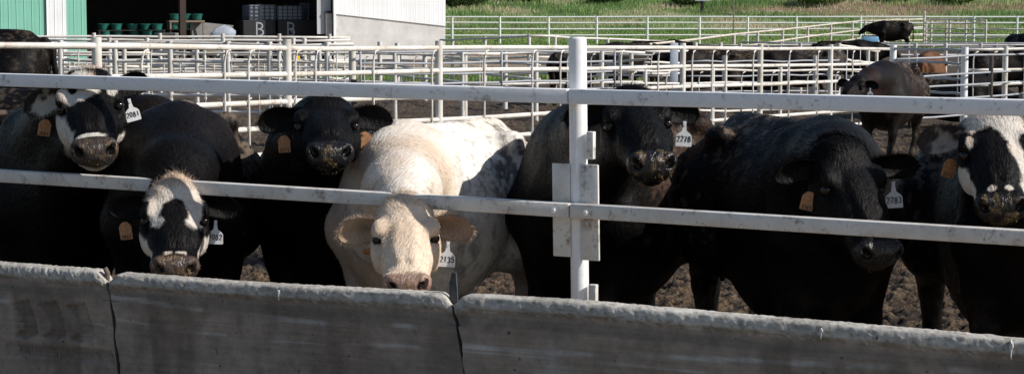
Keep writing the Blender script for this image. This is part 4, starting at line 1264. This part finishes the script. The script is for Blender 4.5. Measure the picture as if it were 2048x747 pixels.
# green feed tubs
M_TUB = m_plain('green_tub_plastic', (.016, .15, .12), .45, .25, 6)
def tub_mesh():
    mb = MB(); prof = [(.165, 0), (.175, .0), (.215, .20), (.235, .205), (.235, .235), (.215, .235), (.17, .02), (.0, .02)]
    n = 18; vs = []; fs = []
    for r, z in prof:
        for k in range(n):
            a = 2 * math.pi * k / n; vs.append((r * math.cos(a), r * math.sin(a), z))
    for i in range(len(prof) - 1):
        for k in range(n): fs.append((i * n + k, i * n + (k + 1) % n, (i + 1) * n + (k + 1) % n, (i + 1) * n + k))
    fs.append(tuple(range(n))[::-1])
    mb.add(vs, fs); return mb
first = None; grp = 'green plastic tubs in the barn doorway'
tubs = []
for row, (py, pxs) in enumerate(((73.5, (212, 237, 270, 296, 321)), (59.5, (209, 235, 267, 293, 316)), (39.5, (352, 374, 396)), (57, (349, 370)))):
    for px in pxs: tubs.append((px, py, row))
rn = ['lower row', 'upper row', 'high pallet', 'shelf under the pallet']
for i, (px, py, row) in enumerate(tubs):
    q = inside(px, -2.0 - .1 * (i % 3)); z = zin(q, py)
    if first is None: first = tub_mesh().build('plastic_tub', M_TUB, auto=True); o = first
    else: o = first.copy(); COL.objects.link(o)
    o.location = (q[0], q[1], z); o.rotation_euler = (0, 0, i * .7)
    lab = ['dark green plastic tub in the lower tier left of the timber post', 'green plastic tub in the upper tier left of the timber post', 'green tub on the raised pallet by the timber post', 'green tub on the lower shelf by the timber post'][row]
    tag(o, lab, 'tub', ['green tubs of the lower tier', 'green tubs of the upper tier', 'green tubs on the raised pallet', 'green tubs on the lower shelf'][row])
def shelf(px0, px1, py, off, th, label, mat=M_WOOD):
    q0 = inside(px0, off); q1 = inside(px1, off); z = zin(q0, py)
    root = empty('storage_rack', (q0[0], q0[1], FL), BROT); L = float(np.linalg.norm(q1 - q0)); H = z - FL
    MB().box((L / 2, 0, H - th / 2), (L, .5, th), None, .004).build('shelf_board', mat, root)
    for x in (.05, L - .05):
        for y in (-.2, .2): MB().box((x, y, (H - th) / 2), (.06, .06, H - th - .004)).build('leg', mat, root)
    tag(root, label, 'rack'); return root
shelf(196, 330, 74, -2.05, .05, 'low dark rack carrying the lower tier of green tubs', M_DARKIN)
shelf(196, 330, 60, -2.05, .03, 'dark rack holding the upper tier of green tubs', M_DARKIN)
shelf(338, 408, 41, -2.05, .07, 'wooden pallet rack holding the three highest green tubs', m_plain('pallet_wood', (.26, .19, .14), .85, .3, 8))
shelf(338, 384, 57.6, -2.05, .03, 'small rack shelf below the raised pallet of green tubs', M_DARKIN)
def boxthing(name, label, cat, px0, px1, py0, py1, off, depth, mat, group=None, bev=.01):
    q = inside((px0 + px1) / 2, off); w = (px1 - px0) / F * q[1]; z0 = max(FL, zin(q, py1)) if py1 > 70 else zin(q, py1); z1 = zin(q, py0)
    if py1 > 70: z0 = FL
    o = MB().box((0, 0, (z1 - z0) / 2), (w, depth, z1 - z0), None, bev).build(name, mat)
    o.location = (q[0], q[1], z0); o.rotation_euler = (0, 0, BROT)
    return tag(o, label, cat, group), w, z1 - z0
boxthing('crate', 'pale grey crate under the raised pallet in the barn', 'crate', 315, 367, 66, 90, -1.5, .8, m_plain('grey_white_crate', (.33, .32, .30), .8, .3, 4))
# leaning sheet
q = inside(429, -1.9); w = 90 / F * q[1]; zt = zin(q, 42); zt2 = zin(q, 51)
o = mesh_obj('metal_sheet', [(-w / 2, 0, 0), (w / 2, 0, 0), (w / 2, .25, zt2 - FL), (-w / 2, .25, zt - FL), (-w / 2, .03, 0), (w / 2, .03, 0), (w / 2, .28, zt2 - FL), (-w / 2, .28, zt - FL)],
             [(0, 1, 2, 3), (5, 4, 7, 6), (3, 2, 6, 7), (0, 3, 7, 4), (1, 5, 6, 2)], m_plain('dull_sheet', (.21, .20, .19), .5, .3, 3)); o.location = (q[0], q[1], FL); o.rotation_euler = (0, 0, BROT)
tag(o, 'large dull grey sheet leaning right of the timber post', 'metal sheet')
# black boxes with painted letters, white totes on them
M_BOX = m_plain('black_box', (.022, .022, .026), .6, .3, 4)
M_CHALK = m_plain('white_paint_mark', (.42, .44, .48), .8, .4, 30)
for i, (x0, x1, lx, lab) in enumerate(((478, 545, 512, 'black box painted with a white B, beside the grey sheet'), (547, 626, 573, 'wider black box painted with a blurred white B, nearer the white jamb'))):
    o, w, h = boxthing('storage_box', lab, 'storage box', x0, x1, 40, 90, -2.2, 1.1, M_BOX, 'black boxes with painted letters')
    for dx in (-w / 2 + .05, w / 2 - .05): MB().box((dx, -.57, h / 2), (.06, .03, h - .04)).build('edge_rib', M_BOX, o)
    ox = ((lx - (x0 + x1) / 2) / F) * 80; mb = MB()
    def st(pts, w_=.055):
        b0 = len(mb.v); ribbon(mb, [(ox + a, h - .62 + b) for a, b in pts], w_, .555)
    st([(-.11, 0), (-.11, .52)]); st([(-.14, .52)] + _arc(-.02, .39, .15, .12, 90, -90, 7) + [(-.1, .27)]); st([(-.1, .26)] + _arc(.0, .13, .16, .13, 90, -90, 7) + [(-.14, 0)])
    if i: st([(-.02, .25), (.1, .1), (.13, .30)], .05)
    mb.build('painted_letter', M_CHALK, o)
M_TOTE = m_plain('tote_white_plastic', (.22, .26, .34), .4, .2, 3); M_CAGE = m_plain('tote_cage', (.05, .05, .06), .5)
for i, (x0, x1, y0, y1, off, lab) in enumerate(((492, 545, 10, 40, -2.3, 'caged white liquid tote on the left black box'), (548, 599, 12, 40, -2.3, 'caged white liquid tote on the right black box'), (606, 641, 6, 58, -3.4, 'tall caged liquid tote behind the barn door jamb'))):
    o, w, h = boxthing('liquid_tote', lab, 'tote', x0, x1, y0, y1, off, 1.0, M_TOTE, 'caged totes in the barn', .06)
    mb = MB(); n = 5; m = 4
    for k in range(n + 1): mb.beam((-w / 2 + w * k / n, -.53, 0), (-w / 2 + w * k / n, -.53, h), .03, .03, up=(0, 1, 0))
    for k in range(m + 1): mb.beam((-w / 2, -.55, h * k / m), (w / 2, -.55, h * k / m), .03, .03)
    mb.build('cage', M_CAGE, o)
    MB().tube([(0, 0, h - .01), (0, 0, h + .05)], .1, 14).build('lid', M_CAGE, o)
# machine with handlebar, white sack, cans
q = inside(418, -.6); mc = empty('yard_machine', (q[0], q[1], FL), BROT); tag(mc, 'small tan engine machine with bent black handlebar in the barn doorway', 'machine')
M_TAN = m_plain('tan_machine', (.20, .155, .07), .6, .4, 9); M_BLK = m_plain('black_rubber', (.02, .02, .02), .7)
MB().box((0, 0, .30), (.62, .42, .30), None, .08).build('engine_body', M_TAN, mc, auto=True)
MB().tube([(-.1, -.16, .52), (-.1, .16, .52)], .19, 18).build('fuel_tank', M_TAN, mc, auto=True)
MB().tube([(.2, -.2, .40), (.32, -.2, .66), (.40, -.2, .74), (.62, -.2, .74), (.72, -.2, .62), (.74, -.2, .5)], .022, 8).build('handlebar', M_BLK, mc, True)
for x in (-.24, .24):
    for y in (-.25, .25): MB().tube([(x, y - .05, .16), (x, y + .05, .16)], .16, 18).build('wheel', M_BLK, mc, auto=True)
q = inside(448, -1.55); g = np.random.default_rng(3); bm = bmesh.new(); bmesh.ops.create_icosphere(bm, subdivisions=3, radius=.42)
for v in bm.verts: v.co.z = v.co.z * .75 * (1.2 - .5 * abs(v.co.x)) + (fbm(np.array([v.co[:]]), 4, 3, 5)[0] - .5) * .35; v.co.x *= 1.25; v.co.y *= .4
me = bpy.data.meshes.new('plastic_sack'); bm.to_mesh(me); bm.free(); me.materials.append(m_plain('pale_sack', (.36, .40, .48), .6, .3, 6))
o = link('plastic_sack', me, None, (q[0], q[1], zin(q, 68))); o.rotation_euler = (0, 0, BROT); tag(o, 'crumpled pale plastic sack heaped against the grey sheet', 'sack')
def can(name, label, cat, px, Y, r, h, mat):
    p = floor_at(px, Y); o = MB().tube([(0, 0, 0), (0, 0, .01), (0, 0, h * .9), (0, 0, h * .93), (0, 0, h)], [r * .94, r * .95, r, r * 1.06, r * 1.06], 16).build(name, mat, auto=True); o.location = p; tag(o, label, cat)
    MB().tube([(-r, 0, h * .9), (-r * .8, 0, h * 1.2), (0, 0, h * 1.35), (r * .8, 0, h * 1.2), (r, 0, h * .9)], .012, 6).build('handle', M_CAGE, o, True)
can('bucket', 'bright yellow bucket standing in front of the barn foundation', 'bucket', 591, 78, .15, .28, m_plain('yellow_plastic', (.72, .50, .03), .4))
can('bucket', 'pale white bucket right of the yellow bucket by the barn', 'bucket', 618, 78.2, .22, .42, m_plain('white_plastic', (.6, .6, .6), .5))
# yard bits
p = floor_at(1741, 88); o = MB().box((0, 0, .16), (.70, .5, .32), None, .05).build('water_tub', m_plain('light_blue_plastic', (.22, .46, .70), .45, .15, 5), auto=True); o.location = (p[0], p[1], p[2] + .42)
tag(o, 'light blue mineral tub standing before the lone black cow', 'tub'); MB().box((-.03, 0, .345), (.60, .44, .05), None, .01).build('brown_rim', M_WOOD, o)
MB().box((0, 0, -.20), (.6, .45, .40), None, .02).build('stand', M_DARKIN, o)
p = floor_at(1402, 39); o = MB().box((0, 0, .36), (.22, .14, .24), None, .01).build('wooden_box', m_plain('tan_wood', (.34, .24, .16), .8, .3, 12)); o.location = p; tag(o, 'small tan wooden box on a stake among the middle pens', 'box')
MB().box((0, .0, .115), (.06, .06, .24)).build('stake', M_WOOD, o)
mb = MB(); mb.tube([at(1467, -60, 96), at(1467, 40, 96), floor_at(1467, 96)], [.03, .03, .04], 8); tag(mb.build('utility_pole', m_plain('pole_grey_wood', (.22, .20, .17), .8), None, True), 'thin bare pole rising in front of the far perimeter fence', 'pole')
p = at(1404, -6, 140); o = MB().box((0, 0, 0), (1.0, .08, .60), None, .02).build('signboard', m_plain('pale_sign', (.62, .66, .72), .5)); o.location = p; tag(o, 'pale blank signboard on a dark leg up on the grassy bank', 'sign')
MB().beam((0, .06, .2), (0, .06, -1.2), .22, .1, up=(0, 1, 0)).build('leg', M_DARKIN, o)

# ---- grass, weeds, bushes and stones on the bank
def m_leaf(name):
    t = NT(name); a = t.node('ShaderNodeAttribute', attribute_name='Col')
    t.set(a.outputs['Color'], .6, .2)
    tr = t.node('ShaderNodeBsdfTranslucent'); t.link(a.outputs['Color'], tr.inputs['Color'])
    mx = t.node('ShaderNodeMixShader'); mx.inputs[0].default_value = .42
    t.link(t.b.outputs[0], mx.inputs[1]); t.link(tr.outputs[0], mx.inputs[2]); t.link(mx.outputs[0], t.n['Material Output'].inputs['Surface'])
    return t.m
M_LEAF = m_leaf('grass_blades')
def blades(n, xr, yr, hmin, hmax, wid, seed, pal, keep=None, hscale=None):
    g = np.random.default_rng(seed)
    X = g.uniform(*xr, n); Y = g.uniform(*yr, n)
    P = np.stack([X, Y, 0 * X], 1)
    if keep is not None:
        m = keep(P) > g.random(n); X, Y, P = X[m], Y[m], P[m]; n = len(X)
    z = gz(Y) + sstep(118, 140, Y) * (fbm(P, .12, 4, 6) - .5) * 1.4
    h = g.uniform(hmin, hmax, n) * (.55 + .9 * fbm(P, .35, 3, seed))
    if hscale is not None: h = h * hscale(P)
    a = g.uniform(0, math.pi, n); w = wid * g.uniform(.6, 1.5, n)
    lx = g.normal(0, .28, n) * h; ly = g.normal(0, .28, n) * h
    b0 = np.stack([X - np.cos(a) * w, Y - np.sin(a) * w, z - .05], 1); b1 = np.stack([X + np.cos(a) * w, Y + np.sin(a) * w, z - .05], 1)
    m0 = np.stack([X - np.cos(a) * w * .8 + lx * .35, Y - np.sin(a) * w * .8 + ly * .35, z + h * .6], 1); m1 = np.stack([X + np.cos(a) * w * .8 + lx * .35, Y + np.sin(a) * w * .8 + ly * .35, z + h * .6], 1)
    t0 = np.stack([X + lx - w * .15, Y + ly, z + h], 1); t1 = np.stack([X + lx + w * .15, Y + ly, z + h], 1)
    V = np.stack([b0, b1, m1, m0, t0, t1], 1).reshape(-1, 3)
    k = np.arange(n) * 6
    Q = np.concatenate([np.stack([k, k + 1, k + 2, k + 3], 1), np.stack([k + 3, k + 2, k + 5, k + 4], 1)])
    nz = fbm(P, .28, 3, seed + 2) + g.normal(0, .10, n)
    pal = np.array(pal); f = np.clip((nz - .32) / .36, 0, .999) * (len(pal) - 1); i = f.astype(int); c = pal[i] + (pal[i + 1] - pal[i]) * (f - i)[:, None]
    c = c * g.uniform(.6, 1.35, (n, 1))
    return V, Q, np.repeat(c, 6, 0)
def view_keep(P): return ((np.abs(P[:, 0] - .0) / P[:, 1]) < .33) * (P[:, 0] > -9)
GP = [(.17, .28, .09), (.23, .37, .12), (.32, .47, .17), (.44, .52, .24), (.64, .55, .37)]
LP = [(.17, .27, .075), (.22, .33, .09), (.27, .37, .12), (.36, .40, .18)]
sets = [blades(42000, (-9, 44), (94, 127), .05, .13, .030, 41, LP, view_keep),
        blades(120000, (-9, 56), (124, 158), .10, .42, .020, 42, GP, lambda P: view_keep(P) * (1 - .93 * np.exp(-((P[:, 1] - 139.5) / 3.4) ** 2) * sstep(.40, .52, fbm(P * (.4, 1, 1), .22, 3, 21)) * sstep(11, 15, P[:, 0]))),
        blades(16000, (8, 56), (134, 145), .05, .22, .02, 45, [(.26, .18, .11), (.42, .30, .20), (.55, .42, .28)], lambda P: view_keep(P) * np.exp(-((P[:, 1] - 139.5) / 3.4) ** 2) * sstep(.38, .50, fbm(P * (.4, 1, 1), .22, 3, 21))),
        blades(6000, (-9, 9), (124, 132), .05, .2, .02, 46, [(.26, .18, .11), (.42, .30, .20), (.55, .42, .28)], lambda P: view_keep(P) * sstep(.46, .58, fbm(P * (.4, 1, 1), .3, 3, 31))),
        blades(5000, (-14, 4), (60, 70), .06, .16, .02, 43, LP)]
off = 0; VV = []; QQ = []; CC = []
for v, q, c in sets: VV.append(v); QQ.append(q + off); CC.append(c); off += len(v)
me = np_mesh('grass', np.concatenate(VV), np.concatenate(QQ), M_LEAF, False)
cc = np.concatenate(CC); add_attr(me, 'Col', np.concatenate([cc, np.ones((len(cc), 1))], 1)); tag(link('grass', me), kind='stuff')
def bush(px, Y, w, h, label, seed, dark=1.0):
    g = np.random.default_rng(seed); p = floor_at(px, Y); p[2] = gheight(p[0], Y)
    n = int(1500 * w); d = g.normal(0, 1, (n, 3)); d /= np.linalg.norm(d, axis=1)[:, None]
    rr = (.55 + .45 * g.random(n) ** .4) * (.6 + .8 * fbm(d, 2.2, 3, seed))
    c = d * rr[:, None] * np.array((w / 2, w / 2.4, h / 2)) + (0, 0, h * .45); c = c[c[:, 2] > .02]; n = len(c)
    s = g.uniform(.05, .11, n)[:, None]; a = g.normal(0, 1, (n, 3)); a /= np.linalg.norm(a, axis=1)[:, None]; b = np.cross(a, g.normal(0, 1, (n, 3))); b /= np.linalg.norm(b, axis=1)[:, None]
    V = np.stack([c - a * s, c - b * s * .55, c + a * s, c + b * s * .55], 1).reshape(-1, 3); k = np.arange(n) * 4
    me = np_mesh('bush', V, np.stack([k, k + 1, k + 2, k + 3], 1), M_LEAF, False)
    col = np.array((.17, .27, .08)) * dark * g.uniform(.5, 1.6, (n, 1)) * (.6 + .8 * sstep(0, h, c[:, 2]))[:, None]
    add_attr(me, 'Col', np.concatenate([np.repeat(col, 4, 0), np.ones((4 * n, 1))], 1))
    o = tag(link('bush', me, None, tuple(p)), label, 'bush', 'bushes on the bank')
    mb = MB()
    for i in range(5): mb.tube([(0, 0, -.1), (g.normal(0, .12) * w, g.normal(0, .12) * w, h * .35), (g.normal(0, .25) * w, g.normal(0, .2) * w, h * .7)], [.03, .02, .008], 6)
    mb.build('stem', M_WOOD, o)
for i, (px, Y, w, h, lab) in enumerate(((928, 142, 3.2, 1.3, 'dark leafy bush on the bank by the barn corner'), (1045, 147, 3.4, 1.2, 'low dark bush above the second and third far posts'), (1210, 146, 2.6, 1.3, 'rounded dark green bush on the bank left of the signboard'), (1372, 144, 2.2, 1.1, 'small bush close to the signboard leg'),
                                        (1640, 143, 4.2, 1.3, 'wide bright bush on the bank above the slanting rusty fence'), (1775, 145, 4.0, 1.2, 'broad bush on the bank above the lone black cow'), (1905, 143, 3.0, 1.2, 'green bush on the bank right of the tall corner post'))):
    bush(px, Y, w, h, lab, 60 + i, [.5, .55, .8, .7, 1.5, 1.3, 1.2][i])
M_STONE = m_plain('pale_stone', (.42, .38, .33), .9, .3, 6)
for i, (px, py, s) in enumerate(((1330, 30, .32), (1458, 28, .26), (1485, 27, .28), (1517, 26, .22), (1530, 25, .34), (1555, 26, .38), (1018, 50, .22), (1029, 52, .26), (1376, 24, .2))):
    # on the bank where the line of sight meets it
    Yt = np.linspace(118, 170, 300); hz = np.array([gheight((px - 1024) / F * y, y) for y in Yt]); sight = CAMZ - (py) / F * Yt
    j = np.nonzero(hz > sight)[0]; Y = float(Yt[j[0]]) if len(j) else 140
    bm = bmesh.new(); bmesh.ops.create_icosphere(bm, subdivisions=2, radius=s * .5)
    for v in bm.verts: v.co *= .75 + .6 * fbm(np.array([v.co[:]]) + i * 3, 5 / s * .4, 3, i)[0]; v.co.z *= .65; v.co.x *= 1.35
    me = bpy.data.meshes.new('stone'); bm.to_mesh(me); bm.free(); me.materials.append(M_STONE)
    X = (px - 1024) / F * Y
    o = link('stone', me, None, (X, Y, gheight(X, Y) + s * .12)); tag(o, 'pale stone lying in the bare strip of the grassy bank', 'stone', 'pale stones on the bank')
# ================================================================== the cattle
def cow_at(px, Y): p = at(px, 0, Y); return (p[0], Y, float(gz(Y)))
BRN = np.array((.045, .026, .018))
HC = 50000
HB = 26000
FG = None
W_ = 'white'; O_ = 'orange'
HERO = dict(fine=.0075, coarse=.024)
# the white one, head down in the bunk
make_cow('cow', dict(HERO, seed=3, face='D', base=np.array((.6, .5, .4)), scale=.94, poll_w=at(810, 403, 8.22), yaw=R(4), pitch=R(36), roll=R(1), hs=1.0, hw=1.22, crest=.03,
    ears=(dict(t=.10, up=-.06, back=.10, len=.20, half=.066, out=.35), dict(t=.10, up=-.02, back=.10, len=.20, half=.062, out=.15)),
    earcol=(((.55, .43, .33), (.42, .30, .21)), ((.50, .38, .29), (.34, .24, .175))),
    tags=[(0, O_, '2135', .30, -.045, R(0), R(65), R(5), .95, .03), (1, W_, '2135', .40, -.040, R(4), R(0), R(4), 1.0, .06)], feed=160, feedw=.055, poll_len=.03), 'white and cream cow with its head down at the bunk, tag 2135', cow_at(876, 9.75), R(-24), HC)
# white faced black one with lowered head
make_cow('cow', dict(HERO, seed=14, deep=0.14, leg_k=1.2, face='B', fat=.88, poll_w=at(350, 367, 8.74), yaw=R(9), pitch=R(37), roll=R(-2), hs=1.0, hw=1.22, muz=(.075, .052, .042), crest=.02,
    ears=(dict(up=-.10, back=.2, len=.19, half=.062), dict(up=-.05, back=.2, len=.19, half=.062)),
    tags=[(0, O_, '2002', .62, -.035, R(-8), R(4), R(-6), .92, .03), (1, W_, '2002', .36, -.040, R(6), R(0), R(2), 1.0, .06)], feed=200, dirt=1.15, poll_len=.042), 'black cow with white horseshoe blaze lowering its head, tag 2002', cow_at(358, 9.95), R(7), HB)
# white chinned one at the left
make_cow('cow', dict(HERO, seed=25, deep=0.12, leg_k=1.2, face='A', poll_w=at(174, 140, 9.2), yaw=R(15), pitch=R(34), roll=R(4), hs=1.12, hw=1.10, muz=(.045, .034, .029),
    ears=(dict(up=-.30, back=.2, len=.20, half=.066), dict(up=.10, back=.3, len=.19, half=.06, wup=.25)), earcol=((tuple(BLACK), (.03, .03, .03), (.45, .43, .40)), None),
    tags=[(0, O_, '2081', .50, -.055, R(24), R(8), R(8), .92, .02), (1, W_, '2081', .26, -.040, R(22), R(4), R(-14), 1.0, .07)], feed=150, feedx=.02, poll_len=.03), 'black cow with patchy white face and white chin, head raised, tag 2081', cow_at(90, 10.5), R(17), HB)
# black one with two orange tags
make_cow('cow', dict(HERO, seed=36, deep=0.16, leg_k=1.2, face='', fat=.84, poll_w=at(650, 196, 9.25), yaw=R(8), pitch=R(20), roll=R(0), hs=1.05, hw=1.18,
    ears=(dict(up=-.02, back=.2, len=.215, half=.066), dict(up=.04, back=.2, len=.215, half=.066)),
    tags=[(0, O_, '2312', .40, -.045, R(-4), R(0), R(-3), .92, .03), (1, O_, '2312', .26, -.030, R(14), R(0), R(-16), 1.0, .06)], feed=110, feedw=.03), 'solid black cow with orange tags in both ears, behind the white one', cow_at(652, 10.5), R(2), HB)
# black one behind the post
make_cow('cow', dict(HERO, seed=47, deep=0.24, leg_k=1.2, face='', base=np.array((.0033, .0030, .0030)), poll_w=at(1262, 178, 8.75), yaw=R(9), pitch=R(28), roll=R(2), hs=1.10, hw=1.12, brown=(.03, .02, .015), bamt=.2,
    patches=[((.32, .35, 1.0), (.25, .6, .45), (.045, .028, .021))],
    ears=(dict(up=-.02, back=.3, len=.20, half=.064), dict(up=-.02, back=.25, len=.21, half=.064)),
    tags=[(1, W_, '2278', .52, -.035, R(4), R(0), R(3), 1.05, .05)], feed=300, feedw=.07, dirt=.5, poll_len=.05), 'black cow beside the white post with feed on its lips, tag 2278', cow_at(1245, 10.15), R(-30), HB)
# black one with turned, lowered head
make_cow('cow', dict(HERO, seed=58, deep=0.30, leg_k=1.2, face='', scale=.96, poll_w=at(1690, 284, 8.20), yaw=R(20), pitch=R(48), roll=R(-2), hs=1.15, hw=1.12, dirt=.25,
    ears=(dict(up=-.18, back=.1, len=.20, half=.060), dict(up=.06, back=.05, len=.27, half=.064, droop=.05)),
    tags=[(0, O_, '2283', .30, -.045, R(6), R(6), R(14), .92, .06), (1, W_, '2283', .42, -.045, R(-4), R(0), R(-4), 1.05, .05)], feed=90, poll_len=.06), 'all black cow turning its lowered head right, tags 2283', cow_at(1588, 9.6), R(16), HB)
# white browed one at the right
make_cow('cow', dict(HERO, seed=69, deep=0.24, leg_k=1.2, face='G', scale=.95, fat=.86, poll_w=at(1988, 224, 8.02), yaw=R(-8), pitch=R(38), roll=R(3), hs=1.10, hw=1.14,
    patches=[((-.02, -.5, .22), (.10, .3, .07), (.45, .43, .42)), ((.2, -.55, .26), (.06, .2, .12), (.42, .40, .39))],
    ears=(dict(up=-.02, back=.25, len=.22, half=.07), dict(up=0, back=.2, len=.2, half=.064)), earcol=((tuple(BLACK), (.05, .045, .045), (.30, .28, .27)), None),
    tags=[(0, O_, '2313', .30, -.055, R(14), R(4), R(14), .92, .025)], feed=180, feedx=-.01), 'black cow with white forehead and black eye patch at the right edge, tag 2313', cow_at(2012, 9.3), R(0), HB)
# ---- farther ones
MIDC = dict(fine=.012, coarse=.03)
def std(**k): return dict(MIDC, **k)
make_cow('cow', std(seed=71, face='', poll=(.10, -1.20, 1.22), yaw=R(20), pitch=R(40), roll=0, dirt=.5, dirtc=.6, tags=[(1, O_, '', .3, -.03, R(20), 0, 0, 1.0, .03)]), 'dusty black cow standing behind and between the two white faced ones', cow_at(95, 13.4), R(62))
make_cow('cow', std(seed=72, scale=1.12, face='', poll=(-.05, -1.25, 1.15), yaw=R(-10), pitch=R(50), roll=0, dirt=.3, dirtc=.4), 'mud caked black cow seen from its hindquarters at far left', tuple(np.array(cow_at(-82, 22.0)) + (0, 0, .28)), R(-97))
make_cow('cow', std(seed=73, face='', zoff=-.46, lying=True, poll=(0, -1.22, .74), yaw=R(0), pitch=R(30), roll=0, base=np.array((.02, .014, .011)), dirt=1.0, tags=[(0, W_, '', .3, -.02, R(40), 0, 0, 1.1, .03)]), 'dark brown cow lying on the ground beyond the white one', cow_at(1030, 15.3), R(-82))
make_cow('cow', std(seed=74, face='', poll_w=at(1716, 152, 26.3), yaw=R(-38), pitch=R(30), roll=0, hs=1.1, hw=1.1, base=np.array((.008, .006, .0055)), brown=(.026, .013, .010), bamt=.7, dirt=.5, dirtc=.7, fat=.98, step=(.05, -.1, .1, -.08),
    patches=[((-.1, .25, 1.0), (.6, .55, .45), (.024, .012, .009))], ears=(dict(up=.15, back=.1, len=.19), dict(up=-.05, back=.2, len=.2)), tags=[(1, W_, '2286', .45, -.04, R(-6), 0, 0, 1.15, .035)]), 'brown backed muddy cow standing alone in the back pen, tag 2286', cow_at(1785, 27.6), R(-26))
BGC = dict(fine=.016, coarse=.036, dirtc=.6)
def bg(seed, label, px, Y, rz, group='cattle in the back pens', dz=0, **k):
    l = cow_at(px, Y)
    make_cow('cow', dict(BGC, seed=seed, face='', **dict(dict(poll=(0, -1.25, 1.20), yaw=0, pitch=R(42), roll=0), **k)), label, (l[0], l[1], l[2] + dz), rz, 0, group)
RED = np.array((.13, .055, .024))
bg(81, 'reddish tan cow seen from behind right of the muddy brown one', 1858, 42, R(162), base=RED, brown=(.17, .075, .032), bamt=.8, dirt=.2, patches=[((0, .88, .55), (.16, .2, .4), (.38, .24, .15))])
bg(82, 'lone black cow standing broadside by the far corner fence', 1786, 92, R(-88), poll=(0, -1.25, 1.15), dirt=.1)
bg(83, 'black cow seen end on directly behind the white post', 1148, 47, R(150), dirt=.2)
bg(84, 'dark cow right of the white post behind the slanting fence', 1262, 52, R(-70), dirt=.3, base=np.array((.012, .009, .008)))
bg(85, 'black cow left of the broad pale square post', 1318, 55, R(80), dirt=.2)
bg(86, 'black cow just right of the broad pale square post', 1412, 46, R(-75), dirt=.4)
bg(87, 'muddy dark brown cow behind the middle gate of many bars', 1512, 44, R(84), base=np.array((.013, .009, .007)), dirt=.9)
bg(88, 'dusty grey black cow left of the muddy brown one', 1615, 47, R(-80), base=np.array((.014, .013, .013)), dirt=.7, dirtc=.8)
bg(89, 'dark cow behind the fence peak near the muddy brown one', 1692, 55, R(86), dirt=.3)
bg(90, 'black cow broadside behind the galvanised gate at the far right', 2010, 47, R(95), dirt=.3)
bg(91, 'black cow low behind the square post at the right', 1905, 38.5, R(70), poll=(0, -1.28, .95), dz=-.30, dirt=.6, tags=[(0, W_, '', .3, -.02, R(0), 0, 0, 1.3, .05)])
bg(92, 'head of a black cow lying beyond the far low fence at the right edge', 2040, 86, R(15), dirt=.2, lying=True, zoff=-.46, poll=(0, -1.1, .86))
# ================================================================== light
SUN_AZ = R(15)          # angle from +X toward the camera
SUN_EL = R(36)
sd = Vector((math.cos(SUN_AZ) * math.cos(SUN_EL), -math.sin(SUN_AZ) * math.cos(SUN_EL), math.sin(SUN_EL)))
su = bpy.data.lights.new('sun', 'SUN'); su.energy = 4.9; su.angle = R(.5); su.color = (1.0, .95, .88)
so = bpy.data.objects.new('sun', su); COL.objects.link(so)
so.rotation_euler = sd.to_track_quat('Z', 'Y').to_euler()
wd = bpy.data.worlds.new('World'); SC.world = wd; wd.use_nodes = True
nt = wd.node_tree; sky = nt.nodes.new('ShaderNodeTexSky'); sky.sky_type = 'NISHITA'; sky.sun_disc = False
sky.sun_elevation = SUN_EL; sky.sun_rotation = math.atan2(sd.x, sd.y)
sky.air_density = 1.0; sky.dust_density = .6; sky.ozone_density = 1.2
nt.links.new(sky.outputs[0], nt.nodes['Background'].inputs[0]); nt.nodes['Background'].inputs[1].default_value = .088
SC.view_settings.view_transform = 'Standard'; SC.view_settings.look = 'None'; SC.view_settings.exposure = 0
SC.cycles.max_bounces = 6
